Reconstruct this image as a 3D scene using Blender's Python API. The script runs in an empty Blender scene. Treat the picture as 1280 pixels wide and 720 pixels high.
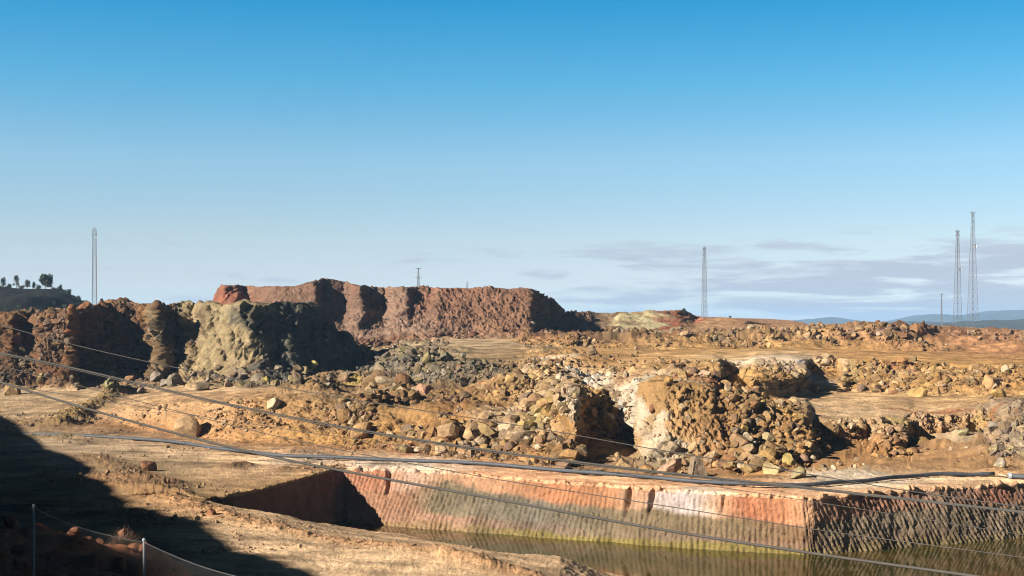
import bpy, bmesh, math, random
import numpy as np
from mathutils import Vector

# ------------------------------------------------------------------ camera, light, exposure
F = 1758.0          # focal length in photo pixels (1280 wide)
HY = 403.0          # horizon row in the photo
sc = bpy.context.scene
C = sc.collection
cam = bpy.data.cameras.new('camera'); camo = bpy.data.objects.new('camera', cam); C.objects.link(camo)
cam.sensor_width = 36.0; cam.lens = 36.0 * F / 1280.0
cam.shift_y = (HY - 360.0) / 1280.0
cam.clip_start = 0.5; cam.clip_end = 60000
camo.location = (0, 0, 0); camo.rotation_euler = (math.radians(90), 0, 0)
sc.camera = camo
SUN_EL = math.radians(26.0)
SH = np.array([-0.87, -0.49]); SH /= np.linalg.norm(SH)      # horizontal direction towards the sun
sun = bpy.data.lights.new('sun', 'SUN'); suno = bpy.data.objects.new('sun', sun); C.objects.link(suno)
sun.energy = 5.0; sun.angle = math.radians(0.5); sun.color = (1.0, 0.93, 0.82)
sd = Vector((SH[0] * math.cos(SUN_EL), SH[1] * math.cos(SUN_EL), math.sin(SUN_EL)))
suno.rotation_euler = sd.to_track_quat('Z', 'Y').to_euler()
suno.location = (-60, -30, 60)
sc.view_settings.view_transform = 'Standard'; sc.view_settings.look = 'None'
sc.view_settings.exposure = 1.54; sc.view_settings.gamma = 1.0
sc.cycles.max_bounces = 4; sc.cycles.diffuse_bounces = 1; sc.cycles.volume_bounces = 0
sc.cycles.use_denoising = True; sc.cycles.filter_width = 1.1
sc.cycles.denoising_input_passes = 'RGB_ALBEDO_NORMAL'; sc.cycles.denoising_prefilter = 'ACCURATE'

W = bpy.data.worlds.new('World'); sc.world = W; W.use_nodes = True
nt = W.node_tree; N = nt.nodes; L = nt.links; N.clear()
def wn(t, **k):
    n = N.new(t)
    for a, b in k.items(): setattr(n, a, b)
    return n
def wm(op, a, b=None, c=None):
    n = N.new('ShaderNodeMath'); n.operation = op
    for i, v in enumerate((a, b, c)):
        if v is None: continue
        if isinstance(v, (int, float)): n.inputs[i].default_value = v
        else: L.new(v, n.inputs[i])
    return n.outputs[0]
tc = wn('ShaderNodeTexCoord'); sep = wn('ShaderNodeSeparateXYZ'); L.new(tc.outputs['Generated'], sep.inputs[0])
# the sky deepens quickly above the horizon: look the Nishita sky up at a raised elevation
zz = wm('MULTIPLY', wm('MAXIMUM', sep.outputs[2], 0.0), 2.6)
cmb = wn('ShaderNodeCombineXYZ'); L.new(sep.outputs[0], cmb.inputs[0]); L.new(sep.outputs[1], cmb.inputs[1]); L.new(wm('ADD', zz, 0.05), cmb.inputs[2])
nrm = wn('ShaderNodeVectorMath', operation='NORMALIZE'); L.new(cmb.outputs[0], nrm.inputs[0])
sky = wn('ShaderNodeTexSky'); sky.sky_type = 'NISHITA'; sky.sun_disc = False
sky.sun_elevation = SUN_EL; sky.sun_rotation = math.atan2(SH[0], SH[1])
sky.altitude = 300; sky.air_density = 1.0; sky.dust_density = 0.6; sky.ozone_density = 1.6
L.new(nrm.outputs[0], sky.inputs[0])
hs = wn('ShaderNodeHueSaturation'); hs.inputs['Hue'].default_value = 0.5; hs.inputs['Saturation'].default_value = 1.0; hs.inputs['Value'].default_value = 1.0
L.new(sky.outputs[0], hs.inputs['Color'])
# clear polarised air in view: deep azure higher up, pale near the horizon
SKYC = [(0.0154, (0.95, 0.83, 0.78)), (0.0495, (1.20, 0.925, 0.785)), (0.0879, (1.32, 1.10, 0.845)), (0.1732, (1.16, 1.365, 1.145)), (0.2585, (0.52, 1.36, 1.33)), (0.3396, (0.14, 1.20, 1.38)), (0.42, (0.060, 0.42, 0.62)), (0.60, (0.04, 0.08, 0.11)), (0.98, (0.035, 0.045, 0.05))]  # last stops: unseen sky overhead darkened to cut fill light in the shadows
skr = wn('ShaderNodeValToRGB'); els = skr.color_ramp.elements
els[0].position = SKYC[0][0]; els[0].color = (*SKYC[0][1], 1); els[1].position = SKYC[-1][0]; els[1].color = (*SKYC[-1][1], 1)
for p_, c_ in SKYC[1:-1]: e_ = els.new(p_); e_.color = (*c_, 1)
rxy = wm('SQRT', wm('ADD', wm('MULTIPLY', sep.outputs[0], sep.outputs[0]), wm('MULTIPLY', sep.outputs[1], sep.outputs[1])))
L.new(wm('MULTIPLY', wm('DIVIDE', sep.outputs[2], wm('MAXIMUM', rxy, 0.05)), 1.5), skr.inputs[0])
skm = wn('ShaderNodeVectorMath', operation='MULTIPLY'); L.new(hs.outputs[0], skm.inputs[0]); L.new(skr.outputs[0], skm.inputs[1])
# low cloud banks
ys = wm('MAXIMUM', sep.outputs[1], 0.05)
ax = wm('DIVIDE', sep.outputs[0], ys); ez = wm('DIVIDE', sep.outputs[2], ys)
cv = wn('ShaderNodeCombineXYZ'); L.new(wm('MULTIPLY', ax, 10.0), cv.inputs[0]); L.new(wm('MULTIPLY', ez, 95.0), cv.inputs[1]); cv.inputs[2].default_value = 3.7
cn = wn('ShaderNodeTexNoise'); cn.inputs['Scale'].default_value = 1.0; cn.inputs['Detail'].default_value = 10; cn.inputs['Roughness'].default_value = 0.58; cn.inputs['Distortion'].default_value = 0.35
L.new(cv.outputs[0], cn.inputs['Vector'])
def ss(v, a, b):
    n = N.new('ShaderNodeMapRange'); n.interpolation_type = 'SMOOTHSTEP'; L.new(v, n.inputs[0]); n.inputs[1].default_value = a; n.inputs[2].default_value = b
    return n.outputs[0]
side = ss(ax, -0.12, 0.26)
top = wm('SUBTRACT', 1.0, ss(ez, 0.048, 0.078))
thr = wm('SUBTRACT', cn.outputs['Fac'], wm('SUBTRACT', 0.60, wm('MULTIPLY', wm('MULTIPLY', side, top), 0.19)))
cm = wm('MULTIPLY', wm('MULTIPLY', ss(thr, -0.04, 0.12), top), 0.9)
mx = wn('ShaderNodeMix', data_type='RGBA'); L.new(cm, mx.inputs['Factor']); L.new(skm.outputs[0], mx.inputs[6])
mx.inputs[7].default_value = (2.75, 3.1, 3.65, 1)
bg = wn('ShaderNodeBackground'); bg.inputs['Strength'].default_value = 0.0635
L.new(mx.outputs[2], bg.inputs['Color'])
wo = wn('ShaderNodeOutputWorld'); L.new(bg.outputs[0], wo.inputs['Surface'])

rng = np.random.default_rng(7); random.seed(7)

# ------------------------------------------------------------------ helpers
def lin(c):
    c = np.asarray(c, float) / 255.0
    return np.where(c <= 0.04045, c / 12.92, ((c + 0.055) / 1.055) ** 2.4)
ALB = 0.58
def col(*c):
    v = lin(c) * ALB; l = v @ np.array([.2126, .7152, .0722]); return v * .91 + l * .09

def hash3(ix, iy, iz, seed):
    h = (ix.astype(np.int64) * 374761393 + iy.astype(np.int64) * 668265263 + iz.astype(np.int64) * 2147483647 + seed * 1274126177) & 0xFFFFFFFF
    h = ((h ^ (h >> 13)) * 1274126177) & 0xFFFFFFFF
    h = ((h ^ (h >> 16)) * 2246822519) & 0xFFFFFFFF
    return h ^ (h >> 15)
def vnoise(x, y, z, seed=0):
    xi = np.floor(x); yi = np.floor(y); zi = np.floor(z)
    fx = (x - xi).astype(np.float32); fy = (y - yi).astype(np.float32); fz = (z - zi).astype(np.float32)
    xi = xi.astype(np.int64); yi = yi.astype(np.int64); zi = zi.astype(np.int64)
    ux = fx * fx * fx * (fx * (fx * 6 - 15) + 10); uy = fy * fy * fy * (fy * (fy * 6 - 15) + 10); uz = fz * fz * fz * (fz * (fz * 6 - 15) + 10)
    out = 0
    for dx in (0, 1):
        for dy in (0, 1):
            for dz in (0, 1):
                h = hash3(xi + dx, yi + dy, zi + dz, seed)
                gx = ((h & 1023).astype(np.float32) / 511.5 - 1); gy = (((h >> 10) & 1023).astype(np.float32) / 511.5 - 1); gz = (((h >> 20) & 1023).astype(np.float32) / 511.5 - 1)
                d = gx * (fx - dx) + gy * (fy - dy) + gz * (fz - dz)
                out = out + d * (ux if dx else 1 - ux) * (uy if dy else 1 - uy) * (uz if dz else 1 - uz)
    return out * 1.5
def fbm(x, y, z, octv=4, seed=0, gain=0.5, ridge=False):
    a = 1.0; o = 0; f = 1.0
    for i in range(octv):
        n = vnoise(x * f, y * f, z * f, seed + i * 17)
        if ridge: n = 0.5 - np.abs(n)
        o = o + a * n; a *= gain; f *= 2.03
    return o
def worley(x, y, seed=0):
    xi = np.floor(x).astype(np.int64); yi = np.floor(y).astype(np.int64)
    best = np.full(x.shape, 9.0, np.float32); val = np.zeros(x.shape, np.float32)
    z0 = np.zeros_like(xi)
    for dx in (-1, 0, 1):
        for dy in (-1, 0, 1):
            h = hash3(xi + dx, yi + dy, z0, seed)
            px = xi + dx + (h & 1023) / 1023.0; py = yi + dy + ((h >> 10) & 1023) / 1023.0
            d = ((px - x) ** 2 + (py - y) ** 2).astype(np.float32)
            m = d < best
            best = np.where(m, d, best); val = np.where(m, ((h >> 20) & 1023) / 1023.0, val)
    return np.sqrt(best), val
def sstep(a, b, v):
    t = np.clip((v - a) / (b - a), 0, 1); return t * t * (3 - 2 * t)

def mesh_from(name, verts, faces, colors=None, smooth=False, k=None):
    verts = np.asarray(verts, np.float32); faces = np.asarray(faces, np.int32)
    k = faces.shape[1]
    me = bpy.data.meshes.new(name)
    me.vertices.add(len(verts)); me.vertices.foreach_set('co', verts.ravel())
    me.loops.add(faces.size); me.loops.foreach_set('vertex_index', faces.ravel())
    me.polygons.add(len(faces)); me.polygons.foreach_set('loop_start', np.arange(0, faces.size, k, dtype=np.int32))
    me.polygons.foreach_set('loop_total', np.full(len(faces), k, np.int32))
    me.polygons.foreach_set('use_smooth', np.full(len(faces), smooth))
    me.update(calc_edges=True)
    if colors is not None:
        a = me.color_attributes.new('Col', 'FLOAT_COLOR', 'POINT')
        cc = np.ones((len(verts), 4), np.float32); cc[:, :3] = colors
        a.data.foreach_set('color', cc.ravel())
    return me
def link(name, me, m=None, parent=None, **props):
    o = bpy.data.objects.new(name, me); C.objects.link(o)
    if m and not me.materials: me.materials.append(m)
    if parent: o.parent = parent
    for a, b in props.items(): o[a] = b
    return o
def empty(name, loc, **props):
    o = bpy.data.objects.new(name, None); C.objects.link(o); o.location = loc
    for a, b in props.items(): o[a] = b
    return o

# ------------------------------------------------------------------ materials
def mat(name, base=(0.3, 0.3, 0.3), rough=0.9, metal=0.0, attr=False, scales=(0.8, 6.0), var=0.25, bump=None, bdist=0.1, spec=0.25):
    m = bpy.data.materials.new(name); m.use_nodes = True
    t = m.node_tree; nn = t.nodes; ll = t.links
    b = nn['Principled BSDF']; b.inputs['Roughness'].default_value = rough; b.inputs['Metallic'].default_value = metal
    b.inputs['Specular IOR Level'].default_value = spec
    co = nn.new('ShaderNodeTexCoord')
    if attr:
        a = nn.new('ShaderNodeAttribute'); a.attribute_name = 'Col'; src = a.outputs['Color']
    else:
        a = nn.new('ShaderNodeRGB'); a.outputs[0].default_value = (*base, 1); src = a.outputs[0]
    if var:
        f = None
        for s in scales:
            no = nn.new('ShaderNodeTexNoise'); no.inputs['Scale'].default_value = s; no.inputs['Detail'].default_value = 5; no.inputs['Roughness'].default_value = 0.6
            ll.new(co.outputs['Object'], no.inputs['Vector'])
            mr = nn.new('ShaderNodeMapRange'); mr.inputs[1].default_value = 0.3; mr.inputs[2].default_value = 0.7
            mr.inputs[3].default_value = 1 - var; mr.inputs[4].default_value = 1 + var; ll.new(no.outputs['Fac'], mr.inputs[0])
            if f is None: f = mr.outputs[0]
            else:
                mm = nn.new('ShaderNodeMath'); mm.operation = 'MULTIPLY'; ll.new(f, mm.inputs[0]); ll.new(mr.outputs[0], mm.inputs[1]); f = mm.outputs[0]
        vm = nn.new('ShaderNodeVectorMath'); vm.operation = 'SCALE'; ll.new(src, vm.inputs[0]); ll.new(f, vm.inputs['Scale']); src = vm.outputs[0]
    ll.new(src, b.inputs['Base Color'])
    if bump:
        prev = None
        for s, st, dist in bump:
            no = nn.new('ShaderNodeTexNoise'); no.inputs['Scale'].default_value = s; no.inputs['Detail'].default_value = 6; no.inputs['Roughness'].default_value = 0.65
            ll.new(co.outputs['Object'], no.inputs['Vector'])
            bp = nn.new('ShaderNodeBump'); bp.inputs['Strength'].default_value = st; bp.inputs['Distance'].default_value = dist
            ll.new(no.outputs['Fac'], bp.inputs['Height'])
            if prev: ll.new(prev, bp.inputs['Normal'])
            prev = bp.outputs[0]
        ll.new(prev, b.inputs['Normal'])
    return m
M_earth = mat('mine_earth', attr=True, rough=1.0, spec=0.1, scales=(0.25, 2.5, 11.0), var=0.18, bump=[(1.6, 0.7, 0.5), (7.0, 0.8, 0.14), (22.0, 0.7, 0.05)])
M_rock = mat('broken_rock', attr=True, rough=0.9, spec=0.2, scales=(0.7, 4.0), var=0.3, bump=[(2.0, 0.6, 0.25)])
M_far = mat('far_vegetated_hill', (0.035, 0.045, 0.04), var=0.3, scales=(0.01, 0.05))
M_dark = mat('scrub_hill_soil', attr=True, var=0.3, scales=(0.1, 0.8), bump=[(0.8, 0.8, 0.8)])
M_steel = mat('galvanised_steel', (0.34, 0.36, 0.38), rough=0.55, metal=0.3, var=0.15, scales=(2.0,))
M_wire = mat('dull_fence_wire', (.10, .10, .10), rough=.8, var=.1)
M_post = mat('dull_galvanised_post', (.2, .205, .21), rough=.7, metal=.1, var=.2, scales=(4.0,))
M_mast = mat('mast_grey_paint', (0.10, 0.105, 0.115), rough=0.6, metal=0.1, var=0.15, scales=(2.0,))
M_cable = mat('weathered_cable', (0.055, 0.05, 0.045), rough=0.8, var=0.15, scales=(3.0,), spec=0.15)
M_pipe = mat('black_plastic_pipe', (0.035, 0.04, 0.048), rough=0.7, var=0.25, scales=(0.3, 3.0), spec=0.4)
M_red = mat('mast_red_paint', (0.35, 0.05, 0.03), rough=0.6, var=0.1)
M_pale = mat('mast_pale_paint', (0.6, 0.6, 0.62), rough=0.6, var=0.1)
M_bark = mat('bark', (0.08, 0.055, 0.04), var=0.2)
M_leaf = mat('foliage', attr=True, var=0.2, scales=(0.5,), rough=0.8)

# ------------------------------------------------------------------ terrain: survey lines, near to far
# every line: (photo column, photo row, distance) -> a ground point of the site
def ln(*pts, z=None):
    p = []
    for q in pts:
        if len(q) == 3: p.append(q)
        else: p.append((q[0], q[1], -z * F / (q[1] - HY)))
    return p
def LZ(*pts):       # (column, height, distance)
    return [(a, HY - z * F / d, d) for a, z, d in pts]
inner = np.arange(-70, 1352, 0.9)
lo = -70 - np.cumsum(np.linspace(3, 70, 60)); hi = 1352 + np.cumsum(np.linspace(3, 70, 60))
PX = np.concatenate([lo[::-1], inner, hi]); NC = len(PX)

lines = {}
lines['N0'] = LZ((-3000, -1.9, 3), (640, -2.2, 3), (4000, -2.2, 3))
lines['N1'] = LZ((-3000, -5, 28), (-200, -5.6, 28), (330, -6.3, 26), (640, -8, 26), (4000, -8, 26))
lines['N2'] = LZ((-3000, -8, 58), (0, -9.3, 60), (60, -9.55, 61), (170, -10.0, 61), (260, -12.6, 62), (400, -14, 62), (4000, -14, 62))
lines['N3'] = LZ((-3000, -19, 85), (0, -19.5, 84), (300, -19.8, 86), (700, -20.5, 90), (1000, -24, 105), (4000, -25, 105))
lines['B1'] = LZ((-3000, -19.6, 120), (300, -19.7, 120), (600, -19.9, 122), (700, -21.0, 126), (800, -24.5, 130), (4000, -25.5, 130))
lines['E'] = LZ((-3000, -19.6, 150), (60, -19.6, 151), (200, -19.7, 153), (262, -19.8, 155), (345, -21.0, 154.5), (390, -22.6, 159), (432, -24.4, 168), (470, -25.6, 172), (510, -25.95, 171), (620, -25.95, 158), (740, -25.95, 147), (800, -25.95, 142), (4000, -26, 135))
lines['Fl'] = LZ((-3000, -19.6, 152), (256, -19.8, 156), (270, -21.5, 158), (300, -28, 159), (345, -28, 160), (432, -27.5, 173), (510, -27.5, 176), (640, -28, 163), (740, -28, 153), (4000, -28, 140))
lines['G'] = LZ((-3000, -19.6, 153.5), (256, -19.8, 156.5), (262, -20.0, 157), (300, -27.5, 160.5), (345, -27.5, 167), (400, -27.5, 179), (430, -27.5, 183.5), (434, -27.5, 180.8),
    (500, -27.5, 177), (560, -27.5, 174), (700, -27.5, 167.7), (850, -27.5, 161.7), (1004, -27.5, 157), (1014, -27.5, 157), (1100, -27.5, 160), (1280, -27.5, 169), (1400, -27.5, 175), (1700, -27.5, 190), (4000, -27.5, 300))
lines['WT'] = ln((-3000, 617.5), (200, 620), (262, 624), (300, 617), (345, 606.5), (380, 597), (405, 590), (418, 586), (435, 585), (500, 587), (560, 590.5), (640, 597.5), (700, 602.5), (760, 606), (800, 610), (860, 613.5), (920, 617.5), (980, 620.5), (1004, 622), (1016, 622), (1060, 618), (1120, 613), (1180, 610), (1240, 606), (1300, 602), (1700, 588), (4000, 560), z=-19.7)
lines['PB'] = ln((-3000, 550), (0, 552), (60, 553), (130, 556), (200, 562), (300, 573), (400, 578), (500, 581), (600, 585), (700, 593), (800, 602), (900, 609), (960, 612), (1020, 611), (1090, 606), (1160, 600), (1240, 599), (1300, 598), (1700, 585), (4000, 555), z=-19.75)
lines['R1'] = ln((-3000, 530), (0, 536), (60, 538), (150, 537), (230, 546), (300, 553), (360, 557), (420, 560), (480, 562), (560, 572), (640, 579), (700, 586), (760, 592), (830, 598), (900, 596), (960, 594), (1040, 591), (1100, 587), (1160, 584), (1240, 587), (1280, 590), (1700, 575), (4000, 550), z=-19.6)
lines['R1b'] = [(-3000, 528, 276), (0, 530, 276), (150, 530, 272), (190, 540, 252), (230, 543, 243), (300, 550, 232), (360, 553, 227), (420, 556, 222), (480, 557, 217), (560, 562, 206), (640, 569, 200), (700, 573, 193), (724, 573, 193),
    (730, 551, 222), (790, 549, 226), (800, 568, 204), (830, 582, 192), (880, 584, 191), (930, 585, 190), (1000, 583, 191), (1010, 577, 195), (1016, 553, 219), (1090, 550, 225), (1099, 560, 214), (1134, 560, 216), (1140, 543, 232), (1230, 538, 238), (1256, 574, 206), (1290, 582, 200), (4000, 560, 200)]
lines['R2'] = [(-3000, 517, 290), (0, 518, 290), (120, 515, 290), (180, 510, 270), (215, 503, 256), (300, 501, 243), (400, 502, 238), (440, 506, 234), (500, 516, 228), (560, 520, 222), (600, 520, 219), (660, 517, 216), (712, 503, 207), (724, 500, 206),
    (731, 494, 231), (775, 491, 234), (792, 490, 228), (801, 483, 214), (830, 478, 209), (885, 480, 209), (900, 492, 209), (940, 504, 210), (1000, 520, 211), (1010, 522, 211), (1016, 528, 222), (1090, 526, 229), (1099, 527, 222), (1132, 527, 224), (1140, 524, 236), (1230, 512, 242), (1256, 506, 230), (1290, 505, 228), (4000, 500, 240)]
lines['R3'] = [(-3000, 489, 352), (0, 489, 352), (100, 488, 346), (180, 487, 335), (230, 487, 320), (300, 486, 300), (400, 477, 316), (450, 470, 330), (470, 475, 310), (500, 487, 275), (560, 490, 262), (640, 492, 254), (690, 489, 246), (712, 487, 240), (740, 487, 246), (800, 474, 240), (890, 474, 240), (905, 487, 252), (940, 500, 262), (985, 500, 275), (1000, 494, 290), (1060, 489, 318), (1150, 494, 304), (1230, 499, 290), (1290, 500, 285), (4000, 500, 285)]
lines['R3b'] = [(-3000, 486, 354), (0, 482, 352), (60, 480, 348), (84, 478, 342), (93, 477, 344), (102, 466, 372), (176, 462, 386), (184, 473, 352), (203, 477, 347), (214, 470, 360), (222, 470, 362), (228, 478, 344), (280, 482, 336), (336, 484, 322), (352, 481, 327), (385, 474, 344), (420, 468, 360), (450, 466, 366), (475, 468, 335), (500, 473, 300), (560, 475, 288), (640, 478, 276), (700, 478, 262), (716, 478, 255), (724, 474, 268), (740, 474, 264), (800, 469, 258), (900, 468, 262), (907, 466, 324), (932, 466, 326), (938, 471, 270), (960, 474, 275), (984, 478, 285), (1004, 472, 300), (1012, 464, 336), (1046, 463, 338), (1054, 478, 318), (1060, 482, 322), (1150, 488, 312), (1230, 490, 300), (1290, 488, 300), (4000, 488, 300)]
lines['R4'] = [(-3000, 396, 372), (0, 396, 372), (22, 393, 368), (28, 392, 386), (50, 391, 388), (56, 391, 364), (88, 387, 354), (112, 382, 358), (122, 380, 390), (134, 380, 400), (160, 378, 402), (176, 379, 400), (186, 380, 368), (200, 381, 368), (208, 381, 388), (244, 381, 390), (264, 380, 374), (290, 381, 362), (306, 380, 360), (330, 379, 372), (360, 377, 384), (390, 380, 398), (410, 395, 402), (430, 420, 404), (450, 450, 398), (466, 458, 380), (500, 448, 350), (560, 447, 338), (600, 452, 328), (640, 449, 326), (700, 446, 322), (760, 452, 312), (850, 452, 312), (895, 449, 318), (906, 452, 330), (934, 452, 330), (944, 449, 322), (1002, 450, 326), (1012, 448, 342), (1046, 447, 342), (1056, 449, 330), (1150, 452, 335), (1230, 456, 330), (1290, 458, 328), (4000, 458, 328)]
lines['R5'] = [(-3000, 398, 430), (330, 398, 430), (400, 412, 430), (440, 438, 425), (470, 438, 430), (500, 434, 432), (540, 427, 440), (575, 424, 446), (640, 423, 446), (660, 430, 420), (700, 434, 415), (800, 437, 412), (900, 436, 415), (1000, 434, 425), (1050, 437, 430), (1150, 439, 430), (1290, 441, 425), (4000, 441, 425)]
lines['R6'] = [(-3000, 399, 450), (330, 399, 450), (400, 408, 455), (440, 428, 452), (500, 426, 455), (540, 420, 460), (600, 421, 462), (640, 421, 462), (654, 421, 440), (700, 423, 432), (740, 424, 430), (800, 425, 430), (900, 424, 432), (960, 420, 436), (1000, 418, 440), (1040, 408, 446), (1100, 406, 446), (1150, 408, 448), (1166, 411, 462), (1180, 414, 462), (1290, 416, 455), (4000, 414, 455)]
lines['R7'] = [(-3000, 401, 520), (260, 401, 520), (330, 401, 498), (400, 412, 486), (450, 421, 482), (480, 420, 482), (500, 417, 478), (540, 416, 474), (600, 418, 474), (640, 418, 473), (660, 417, 473), (680, 412, 490), (700, 411, 505), (720, 410, 520), (740, 411, 545), (800, 413, 555), (900, 412, 560), (960, 410, 570), (1000, 410, 590), (1040, 406, 600), (1100, 405.5, 600), (1170, 408, 600), (1290, 414, 620), (4000, 414, 620)]
lines['R8'] = [(-3000, 403, 560), (262, 402, 560), (267, 376, 540), (274, 356, 520), (300, 357.5, 524), (312, 358, 534), (324, 359, 516), (345, 358.5, 508), (370, 359, 505), (395, 357, 503), (402, 359, 524), (432, 359, 530), (440, 359, 508), (455, 359, 504), (460, 359, 528), (482, 359, 532), (490, 359, 506), (510, 359, 502), (516, 359, 512), (538, 359, 514), (544, 359.5, 500), (600, 360, 497), (640, 360.5, 493), (664, 361, 490), (670, 363, 506), (680, 368, 524), (693, 377, 540), (699, 388, 560), (706, 392, 580), (735, 392.5, 640), (763, 393, 650), (770, 393, 600), (790, 392, 600), (830, 389, 605), (850, 388, 612), (858, 389, 630), (868, 395, 640), (885, 397, 610), (905, 396.5, 600), (930, 400, 600), (950, 404, 620), (962, 405, 640), (985, 403, 700), (1010, 406, 700), (1080, 406, 640), (1290, 413.5, 660), (4000, 414, 660)]
lines['R9'] = LZ((-3000, 0, 800), (262, 0, 760), (268, 12.5, 700), (690, 9, 700), (705, 5.0, 720), (760, 4.7, 760), (850, 4.0, 800), (870, 3.0, 800), (960, 2.2, 850), (985, 1.5, 900), (1005, 0.0, 900), (1015, -2.6, 800), (1290, -8, 800), (4000, -8, 800))
lines['R10'] = LZ((-3000, -40, 1600), (985, -40, 1600), (1020, -50, 1500), (4000, -60, 1500))
lines['R11'] = LZ((-3000, -130, 16000), (4000, -130, 16000))
names = list(lines)
# rows to the NEXT line, (roughness by column), profile power
seg = {'N0': 14, 'N1': 40, 'N2': 30, 'N3': 60, 'B1': 110, 'E': 14, 'Fl': 6, 'G': 105, 'WT': 60, 'PB': 60, 'R1': 16, 'R1b': 95, 'R2': 95, 'R3': 26, 'R3b': 130, 'R4': 64, 'R5': 44, 'R6': 14, 'R7': 85, 'R8': 16, 'R9': 12, 'R10': 16}
prof = {'R3b': 1.3, 'R7': 1.3, 'R1b': 1.25, 'R6': 1.0}
LD = []; LZl = []
prev = None
for nme in names:
    a = np.array(lines[nme], float)
    d = np.interp(PX, a[:, 0], a[:, 2]); yv = np.interp(PX, a[:, 0], a[:, 1])
    z = -(yv - HY) / F * d
    if prev is not None: d = np.maximum(d, prev + 0.35)
    prev = d; LD.append(d); LZl.append(z)
# colour by line: (column, rgb as seen in sun, but darkened at left in N3, B1, E)
beige = (216, 180, 138); sand = (222, 182, 136); bench = (236, 180, 132); ochre = (176, 132, 72); dkoch = (140, 100, 58); grey = (128, 114, 96); red = (136, 88, 64)
redd = (136, 98, 78); olive = (150, 134, 92); rust = (160, 92, 50); tan = (190, 150, 104); cream = (206, 180, 146)
cl = {}
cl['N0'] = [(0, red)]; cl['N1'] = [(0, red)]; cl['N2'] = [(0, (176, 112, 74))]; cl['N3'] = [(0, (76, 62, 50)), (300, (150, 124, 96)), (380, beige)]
cl['B1'] = [(0, (80, 66, 52)), (200, (110, 90, 68)), (280, beige), (600, sand)]  # leftmost stops of N3, B1, E painted darker to deepen the ridge's shadow
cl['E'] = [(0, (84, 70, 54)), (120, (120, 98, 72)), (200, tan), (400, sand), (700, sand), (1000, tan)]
cl['Fl'] = [(0, tan), (300, (120, 100, 60))]
cl['G'] = [(0, tan), (300, (120, 100, 70)), (430, (150, 130, 70))]
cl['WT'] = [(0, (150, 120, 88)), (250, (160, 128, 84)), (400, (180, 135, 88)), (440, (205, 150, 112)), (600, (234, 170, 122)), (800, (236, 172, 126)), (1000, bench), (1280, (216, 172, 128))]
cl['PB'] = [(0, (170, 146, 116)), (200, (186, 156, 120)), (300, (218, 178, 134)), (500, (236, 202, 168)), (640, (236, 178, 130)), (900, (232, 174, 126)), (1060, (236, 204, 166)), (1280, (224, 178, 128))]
cl['R1'] = [(0, (150, 124, 92)), (200, (160, 118, 78)), (300, (172, 128, 82)), (500, (170, 124, 78)), (800, (176, 132, 84)), (1280, (190, 144, 92))]
cl['R1b'] = [(0, (148, 118, 84)), (200, (176, 128, 80)), (300, (182, 134, 84)), (420, ochre), (560, ochre), (720, dkoch), (790, (190, 168, 134)), (830, (176, 138, 92)), (870, (186, 134, 84)), (920, ochre), (1080, (186, 130, 72)), (1140, (196, 138, 74)), (1280, (160, 136, 108))]
cl['R2'] = [(0, (176, 148, 112)), (200, (190, 148, 102)), (320, (184, 140, 90)), (440, (150, 116, 74)), (600, dkoch), (660, (204, 176, 140)), (720, ochre), (790, (196, 182, 160)), (812, (196, 180, 156)), (822, (160, 124, 76)), (900, (160, 120, 70)), (980, ochre), (1050, beige), (1200, tan), (1280, grey)]
cl['R3'] = [(0, (178, 150, 114)), (300, (192, 156, 114)), (450, (188, 156, 118)), (480, (140, 116, 82)), (560, (140, 110, 70)), (630, (176, 136, 82)), (700, (196, 166, 128)), (720, (222, 214, 206)), (745, (212, 196, 176)), (790, (196, 166, 124)), (850, (188, 142, 84)), (950, ochre), (1010, tan), (1150, (196, 156, 104)), (1280, (180, 136, 80))]
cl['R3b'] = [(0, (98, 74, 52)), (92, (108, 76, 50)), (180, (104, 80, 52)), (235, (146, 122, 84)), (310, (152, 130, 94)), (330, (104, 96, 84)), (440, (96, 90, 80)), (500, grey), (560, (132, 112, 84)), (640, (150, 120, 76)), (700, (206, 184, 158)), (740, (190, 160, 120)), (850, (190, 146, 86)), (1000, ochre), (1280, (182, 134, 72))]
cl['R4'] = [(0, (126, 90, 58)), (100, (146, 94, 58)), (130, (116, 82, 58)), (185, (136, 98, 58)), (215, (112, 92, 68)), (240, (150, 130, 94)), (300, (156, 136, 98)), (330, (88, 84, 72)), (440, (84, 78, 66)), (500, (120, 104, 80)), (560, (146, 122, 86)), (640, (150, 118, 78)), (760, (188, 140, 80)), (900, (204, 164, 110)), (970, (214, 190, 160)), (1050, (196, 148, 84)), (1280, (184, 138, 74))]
cl['R5'] = [(0, dkoch), (430, (130, 110, 84)), (540, (186, 158, 120)), (640, (182, 152, 114)), (700, (180, 138, 82)), (1000, (188, 142, 82)), (1280, (172, 122, 78))]
cl['R6'] = [(0, dkoch), (430, (118, 84, 60)), (540, (134, 92, 64)), (640, (136, 90, 60)), (800, (128, 96, 62)), (950, (160, 124, 76)), (1050, (150, 112, 78)), (1150, (144, 102, 70)), (1290, (152, 108, 74))]
cl['R7'] = [(0, redd), (400, (122, 94, 76)), (480, (146, 116, 96)), (560, (144, 110, 88)), (660, (140, 102, 72)), (760, (132, 100, 70)), (800, (196, 180, 134)), (836, (150, 76, 52)), (865, (164, 128, 88)), (960, (180, 138, 96)), (1290, (176, 132, 86))]
cl['R8'] = [(0, (120, 90, 70)), (270, (160, 94, 66)), (330, (134, 98, 76)), (400, (116, 88, 70)), (500, (142, 110, 90)), (560, (136, 94, 70)), (650, (118, 84, 66)), (720, (112, 88, 68)), (775, (150, 128, 92)), (800, (178, 166, 120)), (840, (150, 84, 58)), (870, (158, 120, 84)), (950, (170, 126, 86)), (1000, (186, 140, 98)), (1290, (172, 130, 84))]
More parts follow.
